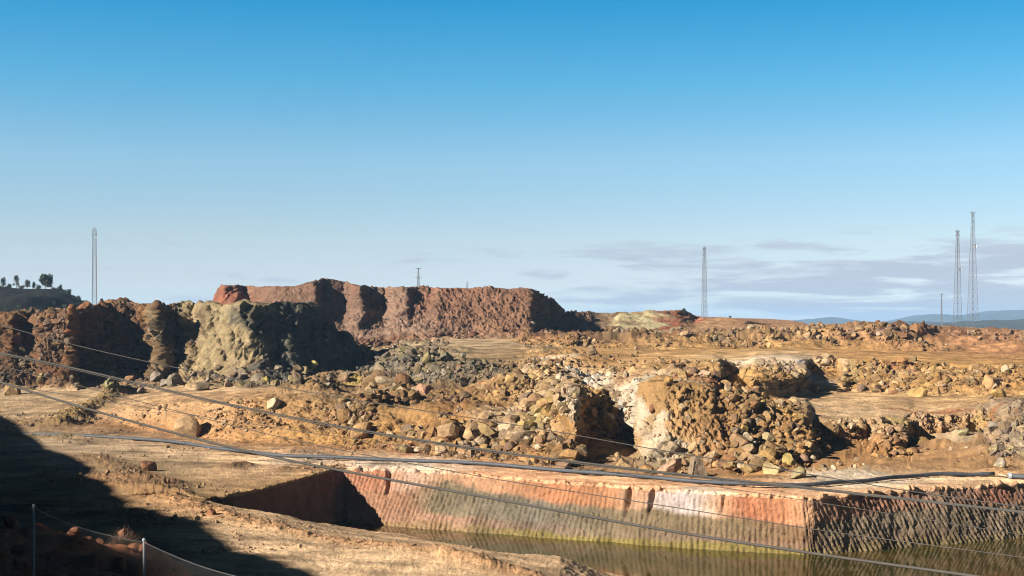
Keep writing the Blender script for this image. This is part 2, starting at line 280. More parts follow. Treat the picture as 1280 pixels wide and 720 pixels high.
cl['R9'] = [(0, (120, 76, 56)), (700, (150, 100, 72)), (1000, (176, 134, 96)), (1290, (140, 110, 80))]
cl['R10'] = [(0, (90, 90, 70))]; cl['R11'] = [(0, (70, 80, 70))]
# roughness by line
ro = {k: [(0, 0.3)] for k in names}
ro['N1'] = [(0, 0.5)]; ro['N2'] = [(0, 0.8)]; ro['N3'] = [(0, 0.25)]; ro['B1'] = [(0, 0.1)]; ro['E'] = [(0, 0.1)]; ro['Fl'] = [(0, 0.1)]; ro['G'] = [(0, 0.12)]
ro['WT'] = [(0, 0.25), (250, 0.2), (400, 0.12), (1280, 0.06)]; ro['PB'] = [(0, 0.15), (300, 0.05), (1280, 0.04)]; ro['R1'] = [(0, 0.25), (250, 0.15), (420, 0.3), (1280, 0.35)]
ro['R1b'] = [(0, 0.35), (240, 0.35), (400, 0.6), (500, 1.0), (785, 1.0), (800, .22), (896, .22), (915, 1), (1280, 0.9)]
ro['R2'] = [(0, 0.12), (200, 0.3), (380, 0.6), (480, 1.0), (640, 0.9), (720, 1.0), (790, .9), (802, .25), (894, .25), (915, 0.9), (1000, 0.3), (1180, 0.35), (1280, 0.8)]
ro['R3'] = [(0, 0.08), (430, 0.1), (480, 0.9), (620, 0.6), (700, 0.9), (950, 0.9), (1000, 0.1), (1200, 0.15), (1280, 0.4)]
ro['R3b'] = [(0, 0.8), (200, 0.8), (300, 0.7), (440, 0.5), (480, 1.0), (980, 0.9), (1020, 0.7), (1280, 1)]
ro['R4'] = [(0, 0.8), (300, 0.7), (330, 0.35), (430, 0.4), (480, 1.0), (560, 0.5), (590, 0.06), (645, 0.1), (680, .8), (720, 0.8), (760, 0.12), (1000, 0.08), (1160, 0.12), (1280, 0.2)]
ro['R5'] = [(0, 0.5), (480, 0.6), (560, 0.05), (640, 0.05), (670, 0.5), (740, .1), (1000, 0.1), (1280, 0.2)]
ro['R6'] = [(0, 0.6), (480, 0.8), (1000, 1.0), (1150, 0.8), (1280, 0.6)]; ro['R7'] = [(0, 0.4), (680, .4), (740, 0.15), (1290, 0.1)]
ro['R8'] = [(0, 0.3), (400, 0.15), (560, 0.12), (660, 0.12), (690, 0.6), (740, 0.4), (860, 0.3), (900, 0.1), (1290, 0.1)]; ro['R9'] = [(0, 0.05)]; ro['R10'] = [(0, 0.0)]; ro['R11'] = [(0, 0.0)]

rowD = []; rowZ = []; rowS = []; segid = []
for k in range(len(names) - 1):
    n = seg[names[k]]; p = prof.get(names[k], 1.0)
    for j in range(n):
        s = j / n
        rowD.append(LD[k] + (LD[k + 1] - LD[k]) * s); rowZ.append(LZl[k] + (LZl[k + 1] - LZl[k]) * s ** p)
        rowS.append(s); segid.append(k)
rowD.append(LD[-1]); rowZ.append(LZl[-1]); rowS.append(1.0); segid.append(len(names) - 2)
D = np.array(rowD); Z = np.array(rowZ);
_g = np.array(segid) + np.array(rowS); _w = np.interp(_g, [names.index('R1'), names.index('R1b'), names.index('R8'), names.index('R9')], [0, 1, 1, 0])
_px = np.broadcast_to(PX[None, :], D.shape); _xx = (_px - 640) / F * D
_wp = (7.0 * fbm(_px * 0.028, _g[:, None] * 2.2 + 0 * _px, 0 * _px, 3, 301) + 3.0 * fbm(_px * .1, _g[:, None] * 5 + 0 * _px, 0 * _px, 2, 302)) * _w[:, None] * np.where((_px < 460) & (_g[:, None] > names.index('R3')) & (_g[:, None] < names.index('R5')), 2.0, 1.0) * ((_px > -60) & (_px < 1340))
for _r in range(len(_g)):
    if _w[_r] > 0:
        for _a in (D, Z):
            _v = np.interp(_px[_r] + _wp[_r], PX, _a[_r]); _k = np.convolve(np.pad(_v, 3, mode='edge'), np.ones(7) / 7, 'valid'); _a[_r] = _v * (1 - _w[_r]) + _k * _w[_r]
for _r in range(1, len(_g)): D[_r] = np.maximum(D[_r], D[_r - 1] + 0.004)
S = np.array(rowS); SEG = np.array(segid); NR = len(S)
X = (PX[None, :] - 640) / F * D; Y = D.copy()
PXG = np.broadcast_to(PX[None, :], D.shape)
G = SEG + S                                      # continuous survey coordinate
Gg = np.broadcast_to(G[:, None], D.shape)

# colour and roughness fields with world-noise warping
n1 = fbm(X * 0.06, Y * 0.06, Z * 0.1, 4, 3); n2 = fbm(X * 0.05 + 40, Y * 0.05, Z * 0.1, 4, 9); n3 = fbm(X * 0.35, Y * 0.35, Z * 0.35, 4, 21, 0.6)
gc = Gg + n1 * 0.30; pc = PXG + n2 * 60 + n3 * 10
isw = (SEG == names.index('G'))
Ctab = np.zeros((len(names), NC, 3)); Rtab = np.zeros((len(names), NC))
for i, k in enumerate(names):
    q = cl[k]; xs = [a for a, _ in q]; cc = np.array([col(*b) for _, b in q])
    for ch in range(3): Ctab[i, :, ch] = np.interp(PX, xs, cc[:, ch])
    Rtab[i] = np.interp(PX, [a for a, _ in ro[k]], [b for _, b in ro[k]])
def look(tab, g, p):
    g = np.clip(g, 0, len(names) - 1.001); gi = g.astype(int); gf = g - gi
    ci = np.clip(np.interp(p, PX, np.arange(NC)), 0, NC - 1).astype(int)
    a = tab[gi, ci]; b = tab[gi + 1, ci]
    if tab.ndim == 3: gf = gf[..., None]
    return a * (1 - gf) + b * gf
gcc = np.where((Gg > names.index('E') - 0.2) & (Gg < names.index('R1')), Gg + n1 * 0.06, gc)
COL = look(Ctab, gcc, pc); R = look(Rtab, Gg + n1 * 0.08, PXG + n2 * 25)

def segrange(a, b): return (Gg >= names.index(a)) & (Gg < names.index(b))
# excavated pit wall: strata
iG = names.index('G'); wall = (SEG[:, None] == iG) & (PXG > 262)
sw = np.where(wall, S[:, None], 0)
hgt = sw                                           # 0 foot .. 1 rim
hh = hgt + 0.05 * fbm(X * 0.12, Y * 0.12, Z * 0.5, 3, 31) + 0.03 * n3
def topc():
    xs = [262, 420, 470, 520, 560, 640, 700, 780, 792, 812, 822, 850, 885, 905, 925, 935, 965, 990, 1010, 1040, 1100, 1180, 1230, 1280]
    cs = [(110, 80, 56), (190, 130, 96), (196, 132, 98), (214, 176, 148), (198, 152, 116), (196, 144, 104), (188, 126, 86), (190, 134, 92), (200, 154, 118), (202, 156, 122), (212, 190, 178), (216, 198, 190), (202, 166, 138), (196, 142, 102), (196, 122, 84), (204, 134, 92), (206, 140, 98), (196, 148, 110), (190, 146, 112), (178, 132, 102), (178, 126, 98), (170, 138, 112), (176, 118, 92), (172, 132, 102)]
    return xs, np.array([col(*c) for c in cs])
def midc():
    xs = [262, 430, 520, 560, 680, 800, 900, 1000, 1020, 1280]
    cs = [(100, 80, 60), (186, 134, 100), (176, 130, 98), (132, 116, 90), (130, 120, 102), (140, 120, 90), (138, 116, 86), (152, 116, 84), (156, 134, 108), (150, 128, 102)]
    return xs, np.array([col(*c) for c in cs])
def lowc():
    xs = [262, 430, 560, 680, 760, 900, 1000, 1020, 1280]
    cs = [(90, 76, 50), (176, 130, 98), (184, 140, 110), (142, 120, 100), (146, 126, 98), (148, 120, 96), (156, 122, 94), (150, 126, 98), (158, 132, 102)]
    return xs, np.array([col(*c) for c in cs])
pw = PXG + n2 * 30
def cc3(f):
    xs, cs = f(); return np.stack([np.interp(pw, xs, cs[:, i]) for i in range(3)], -1)
Tt, Mt, Lt = cc3(topc), cc3(midc), cc3(lowc)
bt = np.interp(PXG, [262, 500, 560, 700, 820, 900, 1000, 1100, 1280], [.6, .68, .84, .68, .70, .66, .6, .72, .7])
t1 = sstep(-0.04, 0.05, hh - bt)[..., None]; t2 = sstep(-0.06, 0.06, hh - 0.38)[..., None]
wc = (Lt * (1 - t2) + Mt * t2) * (1 - t1) + Tt * t1
lime = col(150, 132, 66)[None, None]; ty = (1 - sstep(0.235, 0.31, hh + .03 * n2))[..., None] * np.interp(PXG, [430, 560, 700, 1000, 1020, 1280], [.35, .4, 1, .9, .4, .3])[..., None]
wc = wc * (1 - ty) + lime * ty
wmask = wall[..., None] & (sw[..., None] < 0.97)
COL = np.where(wmask, wc * .88, COL)
COL *= (1 + 0.25 * n3[..., None])

# stamps: low berms and clod heaps along drawn paths
EXTRA = np.zeros_like(Z); ROUGHX = np.zeros_like(Z)
def at(px, y, z): d = -z * F / (y - HY); return ((px - 640) / F * d, d)
def berm(pts, h, w, z=-19.7, rough=0.6, tint=None, ta=0.7):
    global COL
    P = np.array([at(a, b, z) for a, b in pts]); best = np.full(X.shape, 1e9)
    m = (Y > P[:, 1].min() - 4 * w) & (Y < P[:, 1].max() + 4 * w) & (X > P[:, 0].min() - 4 * w) & (X < P[:, 0].max() + 4 * w)
    xx = X[m]; yy = Y[m]; bb = np.full(xx.shape, 1e9)
    if len(P) == 1: bb = (xx - P[0, 0]) ** 2 + (yy - P[0, 1]) ** 2
    for a, b in zip(P[:-1], P[1:]):
        ab = b - a; t = np.clip(((xx - a[0]) * ab[0] + (yy - a[1]) * ab[1]) / (ab @ ab), 0, 1)
        bb = np.minimum(bb, (xx - a[0] - t * ab[0]) ** 2 + (yy - a[1] - t * ab[1]) ** 2)
    g = np.exp(-bb / w ** 2) * (1 + 0.2 * n3[m] + .2 * fbm(xx * 1.4, yy * 1.4, 0 * xx, 4, 401, .6))
    EXTRA[m] = np.maximum(EXTRA[m], 0) + h * g if h > 0 else EXTRA[m] + h * g
    ROUGHX[m] = np.maximum(ROUGHX[m], rough * np.minimum(1, g * 1.3))
    if tint is not None:
        c = COL[m]; ga = np.clip(g * 1.3, 0, 1)[:, None] * ta; COL[m] = c * (1 - ga) + col(*tint) * ga
berm([(60, 596), (130, 606), (190, 618), (262, 640), (330, 650), (420, 664), (500, 680), (580, 696), (660, 712), (760, 740)], 0.55, 2.1, tint=(196, 144, 94))
berm([(110, 572), (150, 588), (185, 606), (212, 622)], 0.5, 3.0, rough=0.8, tint=(140, 108, 72))
berm([(130, 600), (220, 606)], 0.5, 2.2, rough=0.8, tint=(150, 110, 76))
berm([(285, 586), (306, 582)], 0.7, 1.5, rough=0.7, tint=(120, 84, 60))
berm([(355, 588), (400, 586)], 0.4, 1.6, rough=0.7, tint=(150, 106, 64))
berm([(70, 530), (90, 522), (118, 514), (140, 508)], 1.6, 3.0, z=-19.0, rough=1.0, tint=(140, 112, 62))
berm([(140, 509), (170, 507)], 1.8, 2.2, z=-19.0, rough=0.7, tint=(110, 90, 70))
berm([(0, 545), (60, 548), (110, 546)], 0.4, 2.0, rough=0.7, tint=(140, 120, 80))
berm([(380, 497), (420, 484), (450, 490)], 2.4, 6.0, z=-14.0, rough=0.8, tint=(120, 96, 62))
berm([(640, 500), (690, 492)], 2.0, 5.0, z=-13.5, rough=0.3, tint=(196, 152, 94))
def patch(px, y, z, rx, tint, a=0.8):
    global COL
    cx, cy = at(px, y, z); r2 = ((X - cx) ** 2 + ((Y - cy) * 0.75) ** 2) / rx ** 2
    m = r2 < 6
    g = np.zeros_like(X); g[m] = sstep(1.3, 0.5, np.sqrt(r2[m]) + 0.5 * n3[m] + 0.4 * n1[m]) * a
    g = np.where(wmask[..., 0], 0, g)
    COL = COL * (1 - g[..., None]) + col(*tint) * g[..., None]
patch(500, 581, -19.7, 9, (226, 204, 180)); patch(380, 572, -19.7, 6, (220, 196, 168), .6); patch(870, 614, -19.7, 4, (226, 204, 178), .8); patch(1060, 596, -19.7, 7, (222, 200, 172))
patch(1010, 462, -10.8, 4.5, (224, 208, 198)); patch(730, 480, -11.5, 5, (216, 212, 204), .7); patch(800, 500, -12.5, 4, (226, 216, 200), .8); patch(690, 460, -10.5, 6, (212, 190, 160), .6)
for _ in range(46):                                   # mineral stains
    px = rng.uniform(430, 1290); y = rng.uniform(445, 560)
    patch(px, y, np.interp(y, [445, 500, 560], [-8, -13.5, -18.5]), rng.uniform(1.5, 5), [(206, 186, 150), (190, 168, 70), (170, 96, 52), (206, 150, 76), (120, 88, 76), (216, 172, 92)][rng.integers(6)], .5)
for _ in range(26):
    px = rng.uniform(-20, 700); y = rng.uniform(560, 700)
    if y < 600 or px < 420: patch(px, y, -19.7, rng.uniform(2, 6), [(130, 106, 82), (206, 168, 122), (150, 116, 84), (176, 150, 120)][rng.integers(4)], .4)
# mesa top hump
hump = np.exp(-((X + 68) / 10) ** 2 - ((Y - 522) / 14) ** 2); EXTRA += 3.4 * hump
for bx, by, br, bh in ((-52, 512, 7, .8),): EXTRA += bh * np.exp(-((X - bx) / br) ** 2 - ((Y - by) / 10) ** 2)
Z = Z + EXTRA * np.where(SEG[:, None] == iG, 0, 1) * np.where((PXG > 265) & (Gg > names.index('E')) & (Gg < names.index('WT')), 0, 1)
R = np.maximum(R, ROUGHX)

_cl = fbm(X * 0.045 + 11, Y * 0.03, 0 * Z, 3, 501, .55); _rz = ((Gg > names.index('R1')) & (Gg < names.index('R7')) & (PXG > 330)) | ((Gg > names.index('R1')) & (Gg < names.index('R3')) & (PXG > 200))
CLU = np.where(_rz, .4 + .6 * sstep(-.3, .08, _cl), 1.0); R = np.maximum(R * CLU, np.where(_rz, .0, R))
COL = np.where((_rz & (CLU < .6))[..., None], COL * 1.12, COL)
# normals of the undetailed ground
def normals(X, Y, Z):
    dxc, dyc, dzc = (np.gradient(a, axis=1) for a in (X, Y, Z)); dxr, dyr, dzr = (np.gradient(a, axis=0) for a in (X, Y, Z))
    nx = dyc * dzr - dzc * dyr; ny = dzc * dxr - dxc * dzr; nz = dxc * dyr - dyc * dxr
    l = np.sqrt(nx * nx + ny * ny + nz * nz) + 1e-9
    return nx / l, ny / l, nz / l
nx, ny, nz = normals(X, Y, Z)
steep = np.sqrt(np.clip(1 - nz ** 2, 0, 1))
H = np.zeros_like(Z)
far = np.clip(D / 200, 0.7, 2.6)
# broad hummocks in rubble
Rz = look(Rtab, Gg + n1 * 0.08, PXG + n2 * 25); Rz = np.where(wall & (sw > 0.02), 0.0, Rz)
Rzf = Rz.copy(); Rz = Rz * CLU
Rr = np.where(wall & (sw > 0.02), 0.0, R)
H += Rzf * far * (1.5 * fbm(X * 0.09, Y * 0.09, Z * 0.05, 3, 41) + .7 * (fbm(X * .25, Y * .25, Z * .2, 3, 43, .5, ridge=True) - .45))
w1, v1 = worley(X * 0.42, Y * 0.42 + Z * 0.42, 5); w2, v2 = worley(X * 0.95 + 9, Y * 0.95 + Z * 0.9, 6); w3, v3 = worley(X * 2.1 + 3, Y * 2.1 + Z * 2.0, 8)
_rs = np.gradient(Y, axis=0); att = np.where(nz > .8, np.clip(.5 / np.maximum(_rs, .05), .12, 1), 1.0)
H += att * Rz ** 1.3 * ((0.75 - w1) * v1 * 1.3 + (0.7 - w2) * 0.7) + att * Rr ** 1.3 * (0.6 - w3) * 0.15 * (D < 330) + (Rr - Rz).clip(0, 1) * (0.7 - w2) * .12
H += att * (0.08 + 0.5 * Rr) * 0.55 * fbm(X * 0.5, Y * 0.5, Z * 0.5, 4, 51, 0.55)
# gullies and ribs on the big faces
big = np.where(segrange('R3b', 'R4') & (PXG < 460), 1.0, 0) * sstep(0, .1, S)[:, None] * sstep(1.0, .93, S)[:, None] + np.where(segrange('R7', 'R8') & (PXG < 740), 1.0, 0) * sstep(0, .1, S)[:, None] * sstep(1.0, .95, S)[:, None]
gul = fbm(X * 0.11 + n1 * .6, Y * 0.06, Z * 0.05, 4, 61, 0.55, ridge=True) - 0.45
rib = fbm(X * 0.45 + n1, Y * 0.2, Z * 0.06, 3, 71, 0.6, ridge=True) - 0.45
smoothm = np.interp(PXG, [300, 330, 440, 460], [1, .35, .35, 1])
rgd = fbm(X * .55 + Z * .25, Y * .55, Z * .5, 5, 74, .66, ridge=True) - .4
sb = .35 + .65 * sstep(.1, .7, S)[:, None]
H += big * smoothm * (2.0 * gul * sb + .45 * rib * sb + .8 * (fbm(X * .22, Y * .22, Z * .22, 4, 72)) + 1.25 * rgd + .45 * (fbm(X * 2, Y * 2, Z * 1.4, 3, 77, .6, ridge=True) - .4) + .5 * (.6 - w2)) + big * .25 * rgd
dg = fbm((X - .85 * Z) * .42 + n1, (X + .85 * Z) * .07 + Y * .05, 0 * Z, 5, 79, .62, ridge=True) - .42
tal = sstep(225, 245, PXG) * sstep(335, 318, PXG) * big
H = np.where(tal > 0, H * (1 - .85 * tal) + tal * (1.5 * dg + .12 * rgd), H)
blk = np.where(segrange('R1b', 'R2') & (PXG > 700), 1.0, 0) * sstep(0, .15, S)[:, None] * sstep(1.0, .9, S)[:, None]
H += blk * (.55 * rgd + .35 * (.6 - w2) + .3 * (fbm(X * 2.2, Y * 2, Z * 1.2, 3, 83, .6, ridge=True) - .4) + .8 * (fbm(X * 0.28, Y * 0.15, Z * 0.08, 3, 81, .55, ridge=True) - .45) + .5 * (fbm(X * 1.2, Y * .6, Z * 0.12, 2, 82, .6, ridge=True) - .4))
# windrow ridges left by a dozer on the ochre bank
cmk = np.where(segrange('R1b', 'R2') & (PXG > 195) & (PXG < 330), 1.0, 0) * sstep(.25, .6, S)[:, None] * sstep(1.0, .9, S)[:, None] * sstep(195, 215, PXG) * sstep(330, 280, PXG)
H += cmk * 0.16 * np.sin((X + 0.5 * Z) * 2 * np.pi / 1.0 + 5 * n3 + 4 * n1) * (n2 > -.1)
# excavator teeth on the pit wall
arc = np.concatenate([[0], np.cumsum(np.hypot(np.diff(X[np.argmax(SEG == iG)]), np.diff(Y[np.argmax(SEG == iG)])))])
A = np.broadcast_to(arc[None, :], X.shape)
slant = np.interp(PXG, [430, 700, 830, 980, 1010, 1020, 1300], [-2.8, -1.9, -0.4, 0.2, 1.2, 3.2, 4.6])
ph = (A + slant * sw * 1.4) / 0.66 + 0.28 * fbm(X * 0.25, Y * 0.25, Z * 0.12, 2, 91) + 0.12 * fbm(X * 0.9, Y * 0.9, Z * 0.25, 2, 93)
saw = np.abs((ph % 1.0) - 0.5) * 2
amp = 0.15 * np.clip(1 + 1.0 * fbm(X * 0.3, Y * 0.3, Z * 0.6, 3, 92), .45, 1.4) * sstep(0.97, 0.85, sw) * np.interp(PXG, [980, 1030], [1, .95])
wn3 = fbm(X * 1.3, Y * 1.3, Z * 0.8, 4, 95, .6)
H += np.where(wall & (sw > .02), amp * (saw ** 0.7 - 0.5) + 0.13 * wn3 + 0.07 * (.5 - w3) * (v3 > .4) + 0.5 * fbm(X * .15, Y * .15, Z * .1, 2, 96) * (1 - sw), 0)
for cx_, dpt in ((487, .9), (786, 1.4), (816, 1.0), (905, .5)):
    q = (PXG - cx_ + 9 * (1 - sw)) / 2.6
    H -= np.where(wall, dpt * np.exp(-q ** 2) * sstep(.45, .9, sw), 0)
# rims crumble
rim = np.exp(-((Gg - names.index('WT')) / 0.04) ** 2) * (PXG > 255)
H += rim * np.where(PXG < 440, .25, .8) * fbm(X * 0.5, Y * 0.5, 0 * Z, 5, 97, .6)
# silty ground: tyre tracks and ripples
H += att * np.where(D < 340, 0.06, 0.1) * fbm(X * 1.4, Y * 1.4, 0 * Z, 4, 98, .6) * (1 - Rr)
for _o in (0.0, 1.9, 9.0, 10.9):                       # wheel ruts
    _c = (Y - 232 - _o + .55 * X + 6 * np.sin(X * .05)); _m = np.exp(-(_c / .35) ** 2) * (1 - Rr) * (Gg > names.index('WT')) * (Gg < names.index('R1')) * (PXG < 420)
    H -= .12 * _m; COL *= (1 - .15 * _m)[..., None]
    _c = (Y - 128 - _o * .8 + .5 * (X + 10) + 3 * np.sin(X * .08)); _m = np.exp(-(_c / .3) ** 2) * (1 - Rr) * (Gg > names.index('N3')) * (Gg < names.index('E'))
    H -= .10 * _m; COL *= (1 - .12 * _m)[..., None]
H = np.where(D > 760, 0, H)
edge = sstep(-2600, -300, PXG) * sstep(3800, 1500, PXG)
H *= edge
hz = np.where(steep > 0.55, 1, 0.0)
X = X + nx * H * 0.9; Y = Y + ny * H * 0.9; Z = Z + nz * H
COL *= np.where((Rr > .35)[..., None], 0.8 + 0.45 * v2[..., None], 1.0)
stk = fbm(X * .035 + 7, Y * .45 + X * .1, 0 * Z, 4, 131, .6); pat = fbm(X * .12, Y * .12, 0 * Z, 4, 133, .6)
flat = (1 - np.clip(Rr * 2.2, 0, 1)) * (nz > .9)
COL *= (1 + .12 * flat)[..., None]
COL *= (1 + flat * (.5 * stk + .75 * pat))[..., None]
COL = np.clip(COL, 0.012, 0.75)
PROJ = HY - Z / Y * F                                # photo row of every ground point
PXP = 640 + X / Y * F
def ground_at(px, y):
    c = int(np.clip(np.interp(px, PX, np.arange(NC)), 0, NC - 1)); colm = PROJ[:, c]
    i0 = int(np.argmax(Gg[:, 0] >= names.index('N2')))
    k = np.nonzero(colm[i0:] <= y)[0]
    r = i0 + (k[0] if len(k) else NR - 1 - i0)
    return np.array([X[r, c], Y[r, c], Z[r, c]]), r, c
def ground_z(x, y):
    c = int(np.clip(np.interp(640 + x / y * F, PX, np.arange(NC)), 0, NC - 1)); r = int(np.argmin(np.abs(Y[:, c] - y)))
    return Z[r, c]

idx = np.arange(NR * NC).reshape(NR, NC)
V = np.stack([X, Y, Z], -1).reshape(-1, 3); CF = COL.reshape(-1, 3)
quad = np.stack([idx[:-1, :-1], idx[:-1, 1:], idx[1:, 1:], idx[1:, :-1]], -1)
pr = PXG[:-1, :-1]; gr = Gg[:-1, :-1]
zone = np.zeros(pr.shape, int)
zone[(gr >= names.index('G')) & (gr < names.index('WT')) & (pr > 300)] = 1
zone[(gr >= names.index('R3b')) & (gr < names.index('R5')) & (pr < 462)] = 2
zone[(gr >= names.index('R7')) & (gr < names.index('R9')) & (pr > 262) & (pr < 735)] = 3
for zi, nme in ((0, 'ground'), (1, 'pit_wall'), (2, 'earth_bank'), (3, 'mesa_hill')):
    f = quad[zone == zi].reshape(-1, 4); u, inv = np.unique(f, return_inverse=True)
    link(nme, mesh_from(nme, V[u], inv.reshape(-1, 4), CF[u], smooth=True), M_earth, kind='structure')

# ------------------------------------------------------------------ water
wm_ = bpy.data.materials.new('pit_water'); wm_.use_nodes = True; t = wm_.node_tree; b = t.nodes['Principled BSDF']
b.inputs['Roughness'].default_value = 0.05; b.inputs['IOR'].default_value = 1.33
tcx = t.nodes.new('ShaderNodeTexCoord'); mp = t.nodes.new('ShaderNodeMapping'); mp.inputs['Scale'].default_value = (1.2, 0.5, 1)
no = t.nodes.new('ShaderNodeTexNoise'); no.inputs['Scale'].default_value = 1.2; no.inputs['Detail'].default_value = 4
t.links.new(tcx.outputs['Object'], mp.inputs[0]); t.links.new(mp.outputs[0], no.inputs['Vector'])
bp = t.nodes.new('ShaderNodeBump'); bp.inputs['Strength'].default_value = 0.25; bp.inputs['Distance'].default_value = 0.02
t.links.new(no.outputs['Fac'], bp.inputs['Height']); t.links.new(bp.outputs[0], b.inputs['Normal'])
n5 = t.nodes.new('ShaderNodeTexNoise'); n5.inputs['Scale'].default_value = 0.12; n5.inputs['Detail'].default_value = 4; t.links.new(tcx.outputs['Object'], n5.inputs['Vector'])
cr = t.nodes.new('ShaderNodeValToRGB'); cr.color_ramp.elements[0].color = (0.028, 0.026, 0.005, 1); cr.color_ramp.elements[1].color = (0.055, 0.036, 0.010, 1); cr.color_ramp.elements[0].position = .4; cr.color_ramp.elements[1].position = .6
t.links.new(n5.outputs['Fac'], cr.inputs[0]); t.links.new(cr.outputs[0], b.inputs['Base Color'])
wv = [(-34, 150, -26), (330, 100, -26), (420, 330, -26), (200, 210, -26), (60, 175, -26), (31, 165, -26), (-20, 190, -26), (-34, 175, -26)]
bmw = bmesh.new(); bmw.faces.new([bmw.verts.new(v) for v in wv]); mew = bpy.data.meshes.new('water'); bmesh.ops.triangulate(bmw, faces=bmw.faces[:]); bmw.to_mesh(mew)
link('water', mew, wm_, kind='structure')

# ------------------------------------------------------------------ high spoil ridge beyond the left edge (throws the long shadow)
edgepx = [(-260, 478), (-120, 492), (-40, 508), (0, 520), (24, 529), (40, 545), (58, 561), (92, 570), (110, 580), (122, 596), (148, 608), (150, 620), (172, 634), (205, 640), (215, 645), (262, 654), (268, 664), (305, 688), (345, 700), (385, 712), (405, 724), (450, 752), (480, 800)]
LR = 82.0; tz = math.tan(SUN_EL)
crest = []
for a, b_ in edgepx:
    x0, y0 = at(a, b_, -19.7); crest.append((x0 + SH[0] * LR, y0 + SH[1] * LR, -19.7 + LR * tz))
for a, b_, e_ in ((-7, 66, 4.1), (-9, 56, 9.2), (-9, 46, 12.2), (-7, 34, 13.8), (-3, 20, 15), (4, -10, 16), (10, -60, 10)): crest.append((a + SH[0] * LR, b_ + SH[1] * LR, -19.7 + LR * tz + e_))
crest = np.array(crest)
tt = np.linspace(0, len(crest) - 1, 520); ci = np.stack([np.interp(tt, np.arange(len(crest)), crest[:, i]) for i in range(3)], -1)
ci[:, 2] += 0.5 * fbm(tt * .8, tt * 0, tt * 0, 3, 111) + 0.25 * fbm(tt * 4.1, tt * 0, tt * 0, 2, 112)
us = np.linspace(-1, 1, 61); VV = []
for u in us:
    w = 48 * u if u > 0 else 60 * u
    zz_ = -22 + (ci[:, 2] + 22) * (1 - abs(u)) ** 0.9
    VV.append(np.stack([ci[:, 0] - SH[0] * w, ci[:, 1] - SH[1] * w, zz_], -1))
VV = np.array(VV); nn_ = fbm(VV[..., 0] * .15, VV[..., 1] * .15, VV[..., 2] * .1, 4, 115); VV[..., 2] += nn_ * 1.5 * np.minimum(1, np.abs(us) * 4)[:, None]
ii = np.arange(VV.shape[0] * VV.shape[1]).reshape(VV.shape[:2])
fq = np.stack([ii[:-1, :-1], ii[:-1, 1:], ii[1:, 1:], ii[1:, :-1]], -1).reshape(-1, 4)
link('spoil_ridge', mesh_from('spoil_ridge', VV.reshape(-1, 3), fq, np.broadcast_to(col(130, 90, 60), (ii.size, 3)), smooth=True), M_earth, kind='structure')

# ------------------------------------------------------------------ left scrub hill and distant ranges
def ridge_mesh(name, prof, d, depth, base, m, n=300, rough=1.0, colr=(50, 50, 44), seed=0, fs=.02):
    pr_ = np.array(prof, float); xs = np.linspace(pr_[0, 0], pr_[-1, 0], n); yy = np.interp(xs, pr_[:, 0], pr_[:, 1])
    rows = []
    for v in np.linspace(-1, 1, 41):
        dd = d + v * depth; hx = (xs - 640) / F * d; z = -(yy - HY) / F * d
        zz2 = base + (z - base) * (1 - v * v) ** 0.8
        rows.append(np.stack([hx, np.full(n, dd), zz2], -1))
    rw = np.array(rows); q = fbm(rw[..., 0] * fs, rw[..., 1] * fs, rw[..., 2] * fs, 5, 200 + seed)
    rw[..., 2] += q * rough * (1 - np.exp(-np.abs(np.linspace(-1, 1, 41)) * 5))[:, None] + 0.15 * q * rough
    ii = np.arange(rw.shape[0] * n).reshape(-1, n); fq = np.stack([ii[:-1, :-1], ii[:-1, 1:], ii[1:, 1:], ii[1:, :-1]], -1).reshape(-1, 4)
    return link(name, mesh_from(name, rw.reshape(-1, 3), fq, np.broadcast_to(col(*colr), (ii.size, 3)), smooth=True), m, kind='structure'), rw
hillprof = [(-700, 372), (-300, 352), (-100, 356), (0, 360), (60, 361), (74, 364), (86, 369), (98, 377), (112, 384), (150, 390), (230, 404), (300, 410)]
hill, hrw = ridge_mesh('scrub_hill', hillprof, 700, 90, -10, M_dark, rough=5, colr=(12, 15, 14), fs=.03)  # dark scrub tone, deepened further in the colour to stand in for shade
ridge_mesh('far_hills', [(900, 410), (960, 406), (1000, 401), (1035, 396.5), (1050, 397.5), (1080, 401), (1100, 402), (1125, 397), (1145, 393), (1160, 393), (1180, 397), (1200, 396), (1225, 394), (1250, 388), (1275, 387), (1330, 384), (1500, 390), (2000, 400)], 11000, 1400, -160, M_far, rough=60, seed=5, fs=.0012)
ridge_mesh('near_hills', [(1130, 409), (1200, 406.5), (1225, 403), (1240, 404), (1262, 401.5), (1285, 400), (1350, 396), (1600, 400), (2000, 404)], 3400, 500, -60, M_far, rough=14, seed=7, fs=.004)
ridge_mesh('middle_hills', [(1060, 410), (1130, 403.5), (1160, 402.5), (1200, 403), (1280, 402), (1400, 400), (2000, 404)], 5600, 500, -90, M_far, rough=20, seed=8, fs=.003)

# ------------------------------------------------------------------ haze
hz_me = bmesh.new(); bmesh.ops.create_cube(hz_me, size=1.0)
for v in hz_me.verts: v.co = Vector((v.co.x * 44000, v.co.y * 19000 * 2, v.co.z))
zb, ztop = -175.0, 130.0
for v in hz_me.verts: v.co.z = ztop if v.co.z > 0 else zb
hme = bpy.data.meshes.new('haze'); hz_me.to_mesh(hme)
hm = bpy.data.materials.new('pale_haze'); hm.use_nodes = True; t = hm.node_tree; t.nodes.clear()
pv = t.nodes.new('ShaderNodeVolumePrincipled'); pv.inputs['Density'].default_value = 0.00007; pv.inputs['Color'].default_value = (0.42, 0.66, 1.0, 1); pv.inputs['Anisotropy'].default_value = 0.1
ou = t.nodes.new('ShaderNodeOutputMaterial'); t.links.new(pv.outputs[0], ou.inputs['Volume'])
HAZE = link('haze', hme, hm, kind='stuff')

